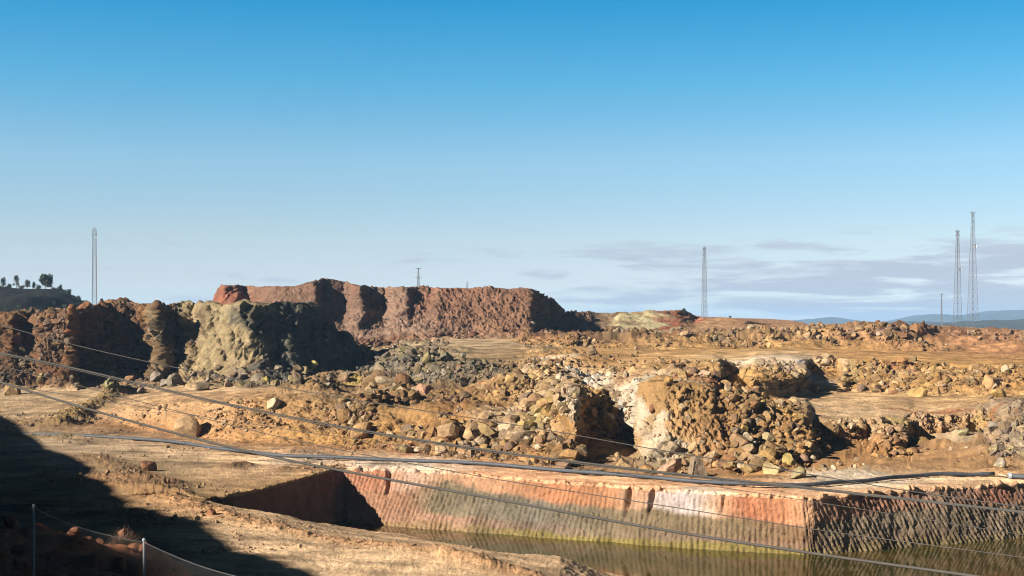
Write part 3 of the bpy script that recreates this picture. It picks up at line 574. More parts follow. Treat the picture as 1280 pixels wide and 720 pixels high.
# ------------------------------------------------------------------ rocks
def ico(sub):
    bm = bmesh.new(); bmesh.ops.create_icosphere(bm, subdivisions=sub, radius=1.0); bm.verts.ensure_lookup_table()
    v = np.array([x.co[:] for x in bm.verts]); f = np.array([[q.index for q in p.verts] for p in bm.faces]); bm.free(); return v, f
ICO = {1: ico(1), 2: ico(2), 3: ico(3)}
def rock_shape(sub, r, planes=11, lo=.5, hi=.92):
    v, f = ICO[sub]; v = v.copy()
    for _ in range(planes):
        n = r.normal(size=3); n /= np.linalg.norm(n); d = r.uniform(lo, hi); e = np.clip(v @ n - d, 0, None); v -= e[:, None] * n
    v *= np.array([r.uniform(.85, 1.25), r.uniform(.8, 1.1), r.uniform(.62, .95)])
    v += r.normal(size=v.shape) * (.03 if sub < 3 else .015)
    return v, f
protos = {s: [rock_shape(s, rng, planes=(6 if s == 1 else 8), lo=.32, hi=.78) for _ in range(24)] for s in (1, 2)}
def rots(n):
    q = rng.normal(size=(n, 4)); q[:, 1:3] *= .35; q /= np.linalg.norm(q, axis=1)[:, None]; w, x, y, z = q.T
    return np.stack([1 - 2 * (y * y + z * z), 2 * (x * y - z * w), 2 * (x * z + y * w), 2 * (x * y + z * w), 1 - 2 * (x * x + z * z), 2 * (y * z - x * w), 2 * (x * z - y * w), 2 * (y * z + x * w), 1 - 2 * (x * x + y * y)], -1).reshape(n, 3, 3)
rk_pal = {'ochre': [(178, 134, 76), (160, 116, 62), (196, 160, 112), (150, 122, 88), (176, 146, 84), (140, 92, 56), (206, 184, 150), (126, 108, 84), (112, 92, 86)],
          'grey': [(120, 110, 98), (140, 130, 112), (104, 94, 84), (150, 136, 84), (130, 100, 76), (168, 156, 132), (112, 98, 66)],
          'red': [(140, 84, 60), (120, 72, 54), (160, 104, 74), (134, 96, 76), (110, 84, 70), (150, 116, 80)],
          'bench': [(176, 136, 96), (150, 110, 76), (140, 100, 66), (190, 156, 116)]}
# region: where (survey range, columns), how many, size range (m), palette, name
regions = [
    ('R1', 'R2', 430, 730, 7000, .18, 1.4, 'ochre', 'lower_rubble'), ('R1', 'R2', 720, 1000, 3600, .14, .9, 'ochre', 'lower_rubble'), ('R1', 'R2', 1000, 1320, 3600, .14, .8, 'ochre', 'lower_rubble'),
    ('R1', 'R2', 180, 440, 1500, .12, .5, 'ochre', 'bank_rubble'), ('R2', 'R3', 455, 720, 6000, .2, 1.5, 'ochre', 'middle_rubble'), ('R2', 'R3', 840, 1000, 1300, .2, 1.0, 'ochre', 'middle_rubble'),
    ('R2', 'R3', 1000, 1300, 260, .1, .3, 'bench', 'middle_rubble'), ('R3', 'R4', 455, 640, 5200, .25, 1.4, 'grey', 'grey_rubble'), ('R3', 'R4', 600, 990, 5600, .2, 1.0, 'ochre', 'upper_rubble'),
    ('R3', 'R4', 990, 1340, 6000, .25, 1.2, 'ochre', 'upper_rubble'), ('R3', 'R3b', 60, 450, 900, .3, 1.3, 'grey', 'bank_foot_rubble'), ('R3b', 'R4', -60, 240, 1500, .25, .8, 'grey', 'bank_foot_rubble'),
    ('R4', 'R5', 455, 560, 1300, .3, 1.3, 'grey', 'grey_rubble'), ('R4', 'R5', 640, 800, 1000, .3, 1.2, 'grey', 'grey_rubble'), ('R5', 'R6', 640, 1340, 3600, .35, 1.4, 'ochre', 'far_rubble'), ('R5', 'R7', 430, 680, 1900, .35, 1.3, 'red', 'far_rubble'),
    ('R6', 'R7', 680, 1030, 1500, .4, 1.6, 'ochre', 'far_rubble'), ('R7', 'R8', 400, 700, 1800, .25, .8, 'red', 'mesa_rubble'),
    ('R3b', 'R4', -60, 226, 6000, .15, .9, 'grey', 'bank_foot_rubble'), ('B1', 'E', -60, 760, 6500, .05, .26, 'bench', 'bench_stones'), ('WT', 'R1', -60, 450, 3000, .07, .32, 'bench', 'bench_stones'), ('WT', 'R1', 450, 1320, 900, .05, .16, 'bench', 'bench_stones'), ('R1', 'R2', -60, 180, 900, .12, .6, 'grey', 'bench_stones'), ('N1', 'N3', -60, 330, 500, .08, .4, 'red', 'bench_stones')]
bag = {}
cols_in = (PX > -60) & (PX < 1345)
def cluster_clip(r, c):
    return True
for (a, b_, x0, x1, n, s0, s1, pal, nm) in regions:
    n = int(n * 1.45)
    r0 = int(np.argmax(G >= names.index(a))); r1 = int(np.argmax(G >= names.index(b_))); c0 = int(np.searchsorted(PX, x0)); c1 = int(np.searchsorted(PX, x1))
    rr = rng.integers(r0, r1, n * 3); cc_ = rng.integers(c0, c1, n * 3)
    w = np.clip(R[rr, cc_], .02, 1) * np.clip(.5 + n1[rr, cc_] * 1.8, .02, 1.5)
    if nm in ('bench_stones',): w = np.clip(ROUGHX[rr, cc_] + .2 * (n1[rr, cc_] > 0) + .05, 0, 1)
    keep = rng.random(n * 3) < w; rr = rr[keep][:n]; cc_ = cc_[keep][:n]; k = len(rr)
    u = rng.random(k); size = s0 * (s1 / s0) ** (u ** 3.0 * (1.15 + .5 * np.clip(n1[rr, cc_] * 2, -1, 1))) * .52
    pos = np.stack([X[rr, cc_], Y[rr, cc_], Z[rr, cc_] + size * .25], -1)
    P_ = np.array([col(*c) for c in rk_pal[pal]]); ccol = P_[rng.integers(0, len(P_), k)] * rng.uniform(.5, 1.25, (k, 1))
    ccol = (ccol * .5 + COL[rr, cc_] * .5) * .8
    bag.setdefault(nm, []).append((pos, size, ccol))
for nm, lst in bag.items():
    pos = np.concatenate([q[0] for q in lst]); size = np.concatenate([q[1] for q in lst]); cc_ = np.concatenate([q[2] for q in lst])
    pxs = size * F / pos[:, 1]; VV = []; FF = []; CC = []; off = 0
    for sub in (1, 2):
        sel = (pxs < 3.0) if sub == 1 else (pxs >= 3.0)
        pid = rng.integers(0, 24, len(pos))
        for p in range(24):
            m = sel & (pid == p); k = m.sum()
            if not k: continue
            v, f = protos[sub][p]; Rm = rots(k)
            vv = np.einsum('kij,vj->kvi', Rm, v) * size[m][:, None, None] + pos[m][:, None, :]
            VV.append(vv.reshape(-1, 3)); FF.append((f[None] + (np.arange(k) * len(v))[:, None, None] + off).reshape(-1, 3)); off += k * len(v)
            CC.append(np.repeat(cc_[m], len(v), 0))
    link(nm, mesh_from(nm, np.concatenate(VV), np.concatenate(FF), np.concatenate(CC)), M_rock, kind='stuff')

# boulders one by one: column, row of the foot, width in photo pixels, colour, label
named = [
 (236, 546, 36, (198, 158, 108), 'large pale boulder alone on the flat beside the pipe, at left'),
 (184, 588, 20, (170, 104, 62), 'rounded rusty brown boulder on the near flat, below the pipe at left'),
 (838, 594, 34, (196, 152, 126), 'big pinkish boulder behind the pipe, right under the pale cliff block'),
 (872, 595, 28, (140, 124, 106), 'grey angular boulder touching the right side of the big pinkish boulder'),
 (808, 592, 20, (182, 132, 72), 'brown ochre boulder just left of the big pinkish boulder'),
 (782, 588, 22, (172, 140, 92), 'tan boulder second to the left of the big pinkish boulder'),
 (934, 593, 18, (206, 168, 96), 'yellow orange boulder at the pipe right of the two big boulders'),
 (593, 552, 30, (196, 160, 108), 'upright pale block with a dark right face in the central rubble'),
 (560, 549, 34, (190, 152, 108), 'long slanting pale slab leaning left of the upright block'),
 (552, 568, 26, (214, 180, 130), 'whitish orange boulder in the row at the foot of the central rubble'),
 (519, 562, 20, (190, 140, 62), 'yellow ochre boulder in the row at the foot of the central rubble'),
 (508, 566, 18, (150, 132, 80), 'olive brown block at the left of the row below the central rubble'),
 (578, 567, 18, (176, 132, 88), 'brown block right of the whitish boulder below the central rubble'),
 (452, 548, 28, (200, 152, 92), 'orange tan slab leaning at the left end of the central rubble'),
 (929, 540, 17, (214, 168, 52), 'bright yellow boulder on the slope right of the pale cliff block'),
 (921, 548, 18, (110, 96, 82), 'dark grey boulder below the bright yellow boulder'),
 (928, 560, 30, (170, 130, 88), 'flat brown boulder lying under the dark grey one on the right slope'),
 (941, 559, 13, (214, 196, 160), 'small whitish boulder beside the flat brown boulder'),
 (914, 586, 16, (186, 172, 70), 'greenish yellow boulder low on the slope behind the pipe'),
 (966, 592, 24, (204, 176, 116), 'cream yellow boulder at the foot of the right rock slope'),
 (997, 598, 24, (150, 140, 94), 'olive grey boulder at the foot of the right rock slope'),
 (988, 581, 18, (180, 158, 70), 'yellow green boulder in the middle of the right rock slope'),
 (1004, 580, 18, (160, 120, 100), 'pinkish grey boulder in the middle of the right rock slope'),
 (958, 556, 24, (176, 156, 110), 'large olive tan boulder high on the right rock slope'),
 (1020, 572, 16, (168, 138, 104), 'tan boulder beside the dark hollow on the right slope'),
 (950, 508, 18, (176, 156, 72), 'round yellow green boulder above the right rock slope'),
 (820, 514, 12, (150, 84, 50), 'small reddish brown boulder stuck on the white cliff streak'),
 (1248, 566, 20, (160, 140, 116), 'grey tan boulder in the pile at the right edge'),
 (1250, 585, 18, (176, 164, 142), 'tall pale grey boulder at the right edge behind the pipe end'),
 (1205, 548, 16, (172, 168, 120), 'greenish pale boulder beside the right hollow'),
 (1248, 540, 18, (150, 144, 130), 'grey boulder at the top of the right edge pile'),
 (1240, 486, 24, (206, 152, 92), 'large orange boulder in the upper rubble near the right edge'),
 (1250, 497, 22, (214, 166, 80), 'yellow orange boulder below the large orange one near the right edge'),
 (1150, 496, 26, (206, 164, 84), 'wide yellowish block at the back edge of the right terrace'),
 (1175, 488, 20, (196, 160, 130), 'pinkish rock above the back edge of the right terrace'),
 (16, 494, 22, (184, 146, 90), 'pale yellowish boulder at the left end of the road under the dark bank'),
 (135, 486, 15, (150, 156, 80), 'yellow green boulder at the foot of the dark left bank'),
 (160, 480, 16, (176, 124, 80), 'tan upright rock at the foot of the dark left bank'),
 (174, 491, 12, (132, 122, 112), 'grey stone at the road edge under the dark left bank'),
 (196, 476, 18, (140, 132, 120), 'grey boulder in the pile under the small rusty spur'),
 (207, 482, 14, (150, 144, 134), 'light grey boulder in the pile under the small rusty spur'),
 (222, 480, 18, (140, 134, 112), 'wide grey boulder right of the light grey one by the road'),
 (252, 488, 20, (132, 118, 92), 'brown grey boulder standing on the road edge below the olive mound'),
 (285, 484, 13, (168, 140, 112), 'pinkish pale stone on the road edge below the olive mound'),
 (272, 474, 14, (152, 136, 124), 'pale block in the boulder pile below the olive mound'),
 (306, 470, 20, (110, 100, 84), 'dark wide boulder against the foot of the olive mound'),
 (325, 478, 20, (140, 130, 112), 'tall grey slab standing below the corner of the olive mound'),
 (334, 479, 14, (190, 176, 70), 'sulphur yellow boulder beside the tall slab by the road'),
 (371, 480, 18, (100, 88, 72), 'dark boulder at the road right of the sulphur yellow one'),
 (390, 462, 18, (176, 166, 74), 'flat yellow boulder at the foot of the shadowed mound side'),
 (406, 464, 12, (160, 130, 86), 'tan stone right of the flat yellow boulder'),
 (475, 474, 26, (150, 130, 104), 'big brown block at the left end of the grey rubble'),
 (345, 510, 22, (214, 190, 150), 'cream white boulder on the top edge of the ochre bank'),
 (302, 505, 12, (170, 150, 90), 'olive stone on the top edge of the ochre bank'),
 (430, 508, 16, (216, 190, 160), 'whitish rock among the brown central rubble'),
 (530, 496, 24, (206, 152, 116), 'pink tan block in the middle of the central rubble'),
 (575, 462, 14, (160, 84, 66), 'red stone in the grey rubble below the mesa'),
 (560, 452, 18, (100, 104, 84), 'dark green grey boulder on top of the grey rubble'),
 (508, 446, 20, (176, 164, 104), 'pale yellow boulder at the back of the grey rubble'),
 (856, 472, 16, (206, 164, 96), 'yellow tan block on top of the cliff block'),
 (838, 480, 16, (206, 150, 60), 'orange yellow lump on the upper left edge of the cliff block'),
 (930, 474, 20, (206, 160, 84), 'yellowish block on the ridge right of the cliff block'),
 (665, 408, 10, (170, 150, 140), 'pale boulder at the dark right end of the mesa'),
 (685, 398, 7, (170, 120, 84), 'small boulder standing above the mesa end rubble'),
 (855, 419, 12, (196, 160, 116), 'pale boulder in the far rubble row left of the middle mast'),
 (960, 434, 10, (206, 160, 90), 'yellow boulder in the far rubble row right of the tan hump'),
 (100, 605, 9, (180, 120, 84), 'small brown stone on the shadow edge of the near flat'),
 (264, 644, 13, (150, 84, 52), 'rust brown clod on the berm left of the flooded pit'),
]
def boulder(px, y, wpx, rgb, label, group, sub=3, sq=None):
    p, r, c = ground_at(px, y)
    rad = wpx * .5 * p[1] / F
    v, f = rock_shape(sub, rng, planes=10, lo=.4, hi=.8)
    v = v @ rots(1)[0].T; v[:, 2] *= .95; v = v / (np.abs(v[:, 0]).max()) * rad
    cc_ = (col(*rgb) * .62 + col(150, 122, 88) * .38) * .95 * (1 + .3 * fbm(v[:, 0] * 1.3 / rad, v[:, 1] * 1.3 / rad, v[:, 2] * 1.3 / rad + px, 3, 5))[:, None]
    me = mesh_from('boulder', v, f, np.clip(cc_, .01, .8))
    o = link('boulder', me, M_rock); o.location = (p[0], p[1] + rad * .3, p[2] + rad * .38)
    o['label'] = label; o['category'] = 'boulder'; o['group'] = group
    return o
NAMED = []
for q in named: NAMED.append((q[0], q[1], q[4])); boulder(*q, 'single boulders of the quarry')
cwords = {'ochre': ['ochre', 'dark ochre', 'pale tan', 'brown', 'mustard', 'reddish brown', 'cream', 'greyish', 'purplish'], 'grey': ['dark grey', 'warm grey', 'charcoal', 'olive', 'brownish', 'pale grey', 'dull olive']}
anchors = [(838, 578, 'the big pinkish boulder'), (872, 580, 'the grey angular boulder'), (929, 532, 'the bright yellow boulder'), (934, 586, 'the yellow orange boulder'), (966, 580, 'the cream yellow boulder'), (997, 586, 'the olive grey boulder'), (988, 572, 'the yellow green boulder'), (1004, 572, 'the pinkish grey boulder'), (958, 546, 'the large olive tan boulder'), (1020, 564, 'the tan boulder by the hollow'),
 (593, 540, 'the upright pale block'), (560, 540, 'the slanting pale slab'), (552, 562, 'the whitish orange boulder'), (519, 555, 'the yellow ochre boulder'), (452, 540, 'the leaning orange slab'), (578, 560, 'the brown block by the pipe'), (508, 560, 'the olive brown block'),
 (135, 480, 'the yellow green stone'), (160, 474, 'the tan upright rock'), (174, 486, 'the grey roadside stone'), (196, 470, 'the rusty spur foot'), (222, 474, 'the wide grey boulder'), (252, 480, 'the brown grey roadside boulder'), (285, 480, 'the pinkish roadside stone'), (306, 462, 'the dark wide boulder'), (325, 468, 'the tall grey slab'), (334, 474, 'the sulphur yellow boulder'), (371, 474, 'the dark roadside boulder'), (390, 457, 'the flat yellow boulder'), (406, 458, 'the small tan stone'),
 (475, 464, 'the big brown block'), (575, 456, 'the red stone'), (560, 444, 'the dark green boulder'), (508, 438, 'the pale yellow boulder'), (1248, 556, 'the grey tan boulder'), (1250, 575, 'the tall pale boulder'), (1205, 540, 'the greenish pale boulder'), (1248, 532, 'the grey top boulder'), (1240, 476, 'the large orange boulder'), (1250, 489, 'the yellow orange edge boulder'), (1150, 488, 'the wide yellowish block'), (1175, 480, 'the pinkish terrace rock')]
used_labels = set()
def auto_label(px, y, w, pal, ci, s0, s1, place):
    szs = ['tiny', 'small', 'medium', 'large']; t_ = min(3, int((w - s0) / (s1 - s0) * 4))
    order = sorted(anchors, key=lambda a: (a[0] - px) ** 2 + (3 * (a[1] - y)) ** 2)
    for ax_, ay_, nm_ in order[:4]:
        dx, dy = px - ax_, (y - w * .4) - ay_; far_ = 'just' if math.hypot(dx, dy) < 22 else 'well'
        if abs(dx) > 2.4 * abs(dy): dr = 'right of' if dx > 0 else 'left of'
        elif abs(dy) > 2.4 * abs(dx): dr = 'below' if dy > 0 else 'above'
        else: dr = ('below and ' if dy > 0 else 'above and ') + ('right of' if dx > 0 else 'left of')
        lab = f"{szs[t_]} {cwords[pal][ci]} rock {far_} {dr} {nm_}"
        if lab not in used_labels: break
    else: lab = f"{szs[t_]} {cwords[pal][ci]} rock {place}, {['first', 'second', 'third', 'fourth', 'fifth'][rng.integers(5)]} from {order[0][2]}"
    used_labels.add(lab); return lab
packs = [  # x0,x1,y0,y1,count,px size range,palette,label,group
 (910, 1045, 535, 592, 52, 9, 19, 'ochre', 'angular tan boulder in the pile behind the pipe, right of the cliff block', 'boulders right of the cliff block'),
 (490, 700, 535, 570, 30, 9, 20, 'ochre', 'brown boulder at the foot of the central rubble, above the pipe', 'boulders at the foot of the central rubble'),
 (210, 440, 462, 484, 46, 8, 17, 'grey', 'grey brown boulder in the row between the olive mound and the road', 'boulders under the olive mound'),
 (50, 210, 468, 488, 22, 7, 15, 'grey', 'dark grey boulder in the row under the shadowed left bank', 'boulders under the left bank'),
 (462, 600, 440, 482, 34, 8, 17, 'grey', 'grey boulder heaped in the rubble in front of the mesa', 'boulders in front of the mesa'),
 (1215, 1290, 520, 575, 20, 8, 16, 'grey', 'grey rock in the pile at the far right above the pipe end', 'rocks at the right edge'),
 (1050, 1285, 462, 500, 26, 8, 16, 'ochre', 'orange tan rock in the slope behind the right terrace', 'rocks behind the right terrace')]
for x0, x1, y0, y1, n, s0, s1, pal, lab, grp in packs:
    for _ in range(n):
        bx_, by_, bw_, bc_ = rng.uniform(x0, x1), rng.uniform(y0, y1), s0 * (s1 / s0) ** (rng.random() ** 1.8), int(rng.integers(len(rk_pal[pal])))
        boulder(bx_, by_, bw_, rk_pal[pal][bc_], auto_label(bx_, by_, bw_, pal, bc_, s0, s1, 'in the pile'), grp, sub=3)

# ------------------------------------------------------------------ tubes and bars
def tube_np(path, rad, k=8, closed=False):
    path = np.asarray(path, float); n = len(path); tn = np.gradient(path, axis=0); tn /= np.linalg.norm(tn, axis=1)[:, None]
    up = np.where(np.abs(tn[:, 2:3]) > .9, np.array([[1., 0, 0]]), np.array([[0, 0, 1.]]))
    a = np.cross(tn, up); a /= np.linalg.norm(a, axis=1)[:, None]; b = np.cross(a, tn)
    rad = np.broadcast_to(rad, (n,)); an = np.arange(k) / k * 2 * np.pi
    v = path[:, None] + rad[:, None, None] * (a[:, None] * np.cos(an)[None, :, None] + b[:, None] * np.sin(an)[None, :, None])
    ii = np.arange(n * k).reshape(n, k); j = np.roll(ii, -1, 1)
    f = np.stack([ii[:-1], j[:-1], j[1:], ii[1:]], -1).reshape(-1, 4)
    vs = v.reshape(-1, 3); vs = np.concatenate([vs, path[[0]], path[[-1]]]); c0 = n * k; c1 = c0 + 1
    caps = [[ii[0, (q + 1) % k], ii[0, q], c0, c0] for q in range(k)]
    e = []
    f2 = [(ii[0, (q + 1) % k], ii[0, q], c0) for q in range(k)] + [(ii[-1, q], ii[-1, (q + 1) % k], c1) for q in range(k)]
    tri = np.concatenate([f[:, [0, 1, 2]], f[:, [0, 2, 3]], np.array(f2)])
    return vs, tri
class MB:
    def __init__(s): s.v = []; s.f = []; s.n = 0
    def add(s, v, f): s.v.append(np.asarray(v, float)); s.f.append(np.asarray(f) + s.n); s.n += len(v)
    def bar(s, a, b, r, k=5): s.add(*tube_np([a, b], r, k))
    def box(s, c, h):
        v = np.array([[x, y, z] for x in (-1, 1) for y in (-1, 1) for z in (-1, 1)]) * np.array(h) + np.array(c)
        f = [(0, 1, 3), (0, 3, 2), (4, 6, 7), (4, 7, 5), (0, 4, 5), (0, 5, 1), (2, 3, 7), (2, 7, 6), (0, 2, 6), (0, 6, 4), (1, 5, 7), (1, 7, 3)]; s.add(v, f)
    def build(s, name, m, parent=None, smooth=False, **p): return link(name, mesh_from(name, np.concatenate(s.v), np.concatenate(s.f), smooth=smooth), m, parent, **p)

# pipeline on the bench
pp = [(-60, 541), (0, 541), (40, 543), (130, 545), (200, 550), (260, 558), (300, 564), (350, 569), (400, 571.5), (500, 574.5), (600, 579), (700, 587), (800, 596), (900, 603), (960, 606.5), (1020, 605.5), (1060, 602), (1090, 600), (1130, 595.5), (1160, 593), (1200, 592.5), (1243, 592.5)]
def pipe_path(pts, z0, n=200):
    a = np.array(pts, float); t_ = np.linspace(0, len(a) - 1, n); px = np.interp(t_, np.arange(len(a)), a[:, 0]); y = np.interp(t_, np.arange(len(a)), a[:, 1])
    px = np.convolve(np.pad(px, 6, mode='edge'), np.ones(13) / 13, 'valid'); y = np.convolve(np.pad(y, 6, mode='edge'), np.ones(13) / 13, 'valid')
    px[0], px[-1] = a[0, 0], a[-1, 0]
    out = []
    for u, w in zip(px, y):
        d = -z0 * F / (w - HY); x = (u - 640) / F * d; out.append((x, d, z0))
    return np.array(out)
path = pipe_path(pp, -19.35)
path[:, 2] += 0.06 * np.sin(np.arange(len(path)) * .35)
pe = empty('pipeline', tuple(path[100]), label='long black pipeline lying along the bench above the flooded pit', category='pipe')
m = MB(); m.add(*tube_np(path - path[100], .25, 12)); m.build('pipe_run', M_pipe, pe, smooth=True)
for i in range(9, 198, 17):
    m = MB(); dirn = path[i + 1] - path[i]; dirn /= np.linalg.norm(dirn); m.add(*tube_np([path[i] - path[100] - dirn * .12, path[i] - path[100] + dirn * .12], .29, 12)); m.build('pipe_joint', M_pipe, pe)
p2 = pipe_path([(1246, 592.5), (1258, 595)], -19.4, 30); p3 = pipe_path([(1260, 594.5), (1300, 597), (1400, 600)], -19.35, 40)
m = MB(); m.add(*tube_np(p3 - p3[0], .32, 12)); pz = empty('pipe_section', tuple(p3[0]), label='short dark pipe section with flange beyond the gap at the right edge', category='pipe'); m.build('pipe_run', M_pipe, pz, smooth=True)
m = MB(); m.add(*tube_np([(0, 0, 0), tuple((p3[1] - p3[0]) * .9)], .42, 14)); m.build('flange', M_steel, pz)
m = MB(); m.add(*tube_np(p2 - p2[0], .1, 8)); o = m.build('coupling_hose', mat('tan_hose', (.4, .28, .18), var=.2), None, smooth=True); o.location = tuple(p2[0]); o['label'] = 'thin tan hose joining the two black pipes at the right'; o['category'] = 'hose'

# ------------------------------------------------------------------ overhead cables
cables = [
 ([(-400, 365), (0, 441), (100, 461), (200, 486), (320, 513), (440, 536), (560, 556), (700, 575), (840, 592), (960, 604), (1120, 622), (1280, 640), (1700, 690)], 34, 24, .026, 'upper thick overhead cable, reaching the right edge at pit wall height'),
 ([(-400, 362), (0, 443), (100, 463), (200, 488), (320, 515), (380, 527), (440, 538), (560, 558), (700, 577), (840, 594), (960, 606), (1120, 623.5), (1280, 641), (1700, 691)], 33.5, 23.7, .012, 'thin wire running just beneath the upper thick cable'),
 ([(-400, 365), (0, 457), (60, 471), (130, 491), (200, 508), (300, 535), (400, 558), (500, 577), (640, 603), (720, 615), (880, 640), (1010, 661), (1280, 697), (1700, 750)], 34, 24, .011, 'thin overhead wire crossing the middle of the pit wall'),
 ([(-400, 372), (0, 476), (60, 497), (100, 509), (220, 542), (320, 568), (430, 589), (560, 613), (650, 629), (720, 643), (860, 668), (1010, 691), (1100, 704), (1210, 719), (1700, 790)], 30, 20, .030, 'lowest and thickest overhead cable, sagging across the water'),
 ([(-400, 290), (0, 406), (60, 424), (120, 438), (200, 456), (320, 479), (420, 496), (520, 512), (600, 524), (690, 538), (800, 559), (920, 578), (1010, 592), (1057, 601), (1135, 614), (1280, 634), (1700, 690)], 36, 26, .013, 'highest thin overhead wire, passing in front of the dark left bank'),
 ([(-400, 420), (0, 480), (300, 528), (560, 566), (700, 582), (875, 605), (1010, 626), (1150, 648), (1280, 669), (1700, 730)], 38, 28, .009, 'faint thin overhead wire close above the pipeline')]
for pts, d0, d1, rad, lab in cables:
    a = np.array(pts, float); n = 240; px = np.linspace(a[0, 0], a[-1, 0], n); y = np.interp(px, a[:, 0], a[:, 1])
    ys_ = y.copy()
    for _ in range(3): ys_ = np.convolve(np.pad(ys_, 5, mode='reflect', reflect_type='odd'), np.ones(11) / 11, 'valid')
    d = np.interp(px, [-400, 0, 1280, 1700], [d0 * 1.25, d0, d1, d1 * .8])
    pw_ = np.stack([(px - 640) / F * d, d, -(ys_ - HY) / F * d], -1)
    m = MB(); m.add(*tube_np(pw_ - pw_[120], rad * .78, 8)); o = m.build('overhead_cable', M_cable, None, smooth=True); o.location = tuple(pw_[120])
    o['label'] = lab; o['category'] = 'cable'; o['group'] = 'overhead cables'

# ------------------------------------------------------------------ chain link fence
posts = [(-110, 588, 33.2), (42, 635, 30.0), (180, 678, 26.9), (345, 731, 23.6)]
fp = [np.array([(a - 640) / F * d, d, -(b_ - HY) / F * d]) for a, b_, d in posts]
fe = empty('chain_link_fence', (fp[1][0], fp[1][1], fp[1][2] - 2.0), label='chain link fence with slim grey posts on the shaded slope at lower left', category='fence')
fo = np.array(fe.location)
for p in fp:
    m = MB(); q = p - fo; zg = min(ground_z(p[0], p[1]), p[2] - 1.9) - .3; m.bar(q + [0, 0, .04], (q[0], q[1], zg - fo[2]), .023, 10); m.build('post', M_post, fe, smooth=True)
    m = MB(); m.add(*tube_np([q + [0, 0, .03], q + [0, 0, .06], q + [0, 0, .085]], [.036, .036, .008], 10)); m.build('post_cap', M_steel, fe)
m = MB(); w_ = MB()
for a, b_ in zip(fp[:-1], fp[1:]):
    t_ = np.linspace(0, 1, 14)
    for hgt_, rr in ((0, .0045), (-.95, .003), (-1.85, .004)):
        pa = a[None] * (1 - t_[:, None]) + b_[None] * t_[:, None]; pa[:, 2] += hgt_ - .10 * np.sin(np.pi * t_) * (1 if hgt_ == 0 else .3); w_.add(*tube_np(pa - fo, rr, 5))
    Lh = np.hypot(*(b_ - a)[:2]); step = .075; nn2 = int(Lh / step); Hh = 1.85
    for i in range(-int(Hh / step), nn2):
        for s_ in (1, -1):
            u0, u1 = i * step, i * step + Hh; c0_ = max(u0, 0); c1_ = min(u1, Lh)
            if c1_ - c0_ < .02: continue
            z0_, z1_ = (c0_ - u0, c1_ - u0)
            if s_ < 0: z0_, z1_ = Hh - z0_, Hh - z1_
            pa = a + (b_ - a) * (c0_ / Lh); pb = a + (b_ - a) * (c1_ / Lh)
            sag0 = .10 * math.sin(math.pi * c0_ / Lh); sag1 = .10 * math.sin(math.pi * c1_ / Lh)
            m.bar(pa - fo + [0, 0, z0_ - Hh - sag0 * z0_ / Hh], pb - fo + [0, 0, z1_ - Hh - sag1 * z1_ / Hh], .0017, 3)
m.build('chain_link_mesh', M_wire, fe); w_.build('tension_wire', M_wire, fe)

# ------------------------------------------------------------------ lattice masts
def mast(px, ytop, ybase, d, w0, w1, label, nlev, arms=(), tail=0.0, thick=.05, red=False, solidtop=0):
    z1 = -(ytop - HY) / F * d; z0 = -(ybase - HY) / F * d; x = (px - 640) / F * d; z0 -= tail; Hm = z1 - z0
    t = empty('lattice_mast', (x, d, z0), label=label, category='mast', group='lattice masts')
    cs = [(1, 1), (1, -1), (-1, -1), (-1, 1)]
    wd = lambda h: (w0 + (w1 - w0) * h / Hm) / 2
    rot = math.radians(22); ca, sa = math.cos(rot), math.sin(rot)
    def P(c, h): w = wd(h); return np.array([(c[0] * ca - c[1] * sa) * w, (c[0] * sa + c[1] * ca) * w, h])
    for c in cs:
        m = MB(); m.add(*tube_np([P(c, h) for h in np.linspace(0, Hm, 8)], thick, 5)); m.build('leg', M_mast, t)
    m = MB()
    for i in range(nlev):
        h0, h1 = Hm * i / nlev, Hm * (i + 1) / nlev
        for k in range(4):
            a, b = cs[k], cs[(k + 1) % 4]; m.bar(P(a, h0), P(b, h1), thick * .42, 4); m.bar(P(b, h0), P(a, h1), thick * .42, 4); m.bar(P(a, h1), P(b, h1), thick * .42, 4)
    m.build('bracing', M_mast, t)
    m = MB(); m.bar((0, 0, Hm), (0, 0, Hm + .9), thick * .6, 5); m.build('lightning_rod', M_mast, t)
    for fh, ln_, kind in arms:
        m = MB(); h = Hm * fh
        if kind == 'arm':
            m.bar((-ln_, 0, h), (ln_, 0, h), thick * .8, 5); m.bar((ln_, 0, h - .3), (ln_, 0, h + .5), thick, 5); m.bar((-ln_, 0, h - .3), (-ln_, 0, h + .5), thick, 5); m.build('cross_arm', M_mast, t)
        elif kind == 'dish':
            an = np.linspace(0, 2 * np.pi, 13)[:-1]; r_ = ln_
            v = [(wd(h) + .25, -.1, h)] + [(wd(h) + .25 + .0 + r_ * math.cos(q) * .8, -.35, h + r_ * math.sin(q)) for q in an] ; v += [(wd(h) + .25, -.02, h)]
            f = [(0, 1 + i, 1 + (i + 1) % 12) for i in range(12)] + [(13, 1 + (i + 1) % 12, 1 + i) for i in range(12)]
            m.add(v, f); m.bar((0, 0, h), (wd(h) + .25, -.1, h), thick * .8, 5); m.build('dish_antenna', M_pale, t)
    return t
mast(118, 286, 382, 440, 1.45, .95, 'lattice mast standing behind the dark left bank', 16, [(.93, .8, 'arm'), (.9, .35, 'dish'), (.7, .6, 'arm')], tail=3, thick=.065)
mast(880.5, 309, 397, 612, 1.9, .9, 'middle lattice mast rising from the tan hump on the skyline', 15, [(.985, .7, 'arm'), (.75, .35, 'dish')], tail=1.5, thick=.08)
mast(1197, 288, 412, 640, 3.0, .75, 'shorter of the two tall lattice masts on the right plateau', 17, [(.99, 1.0, 'arm'), (.95, .9, 'arm'), (.62, .7, 'dish')], tail=2, thick=.085)
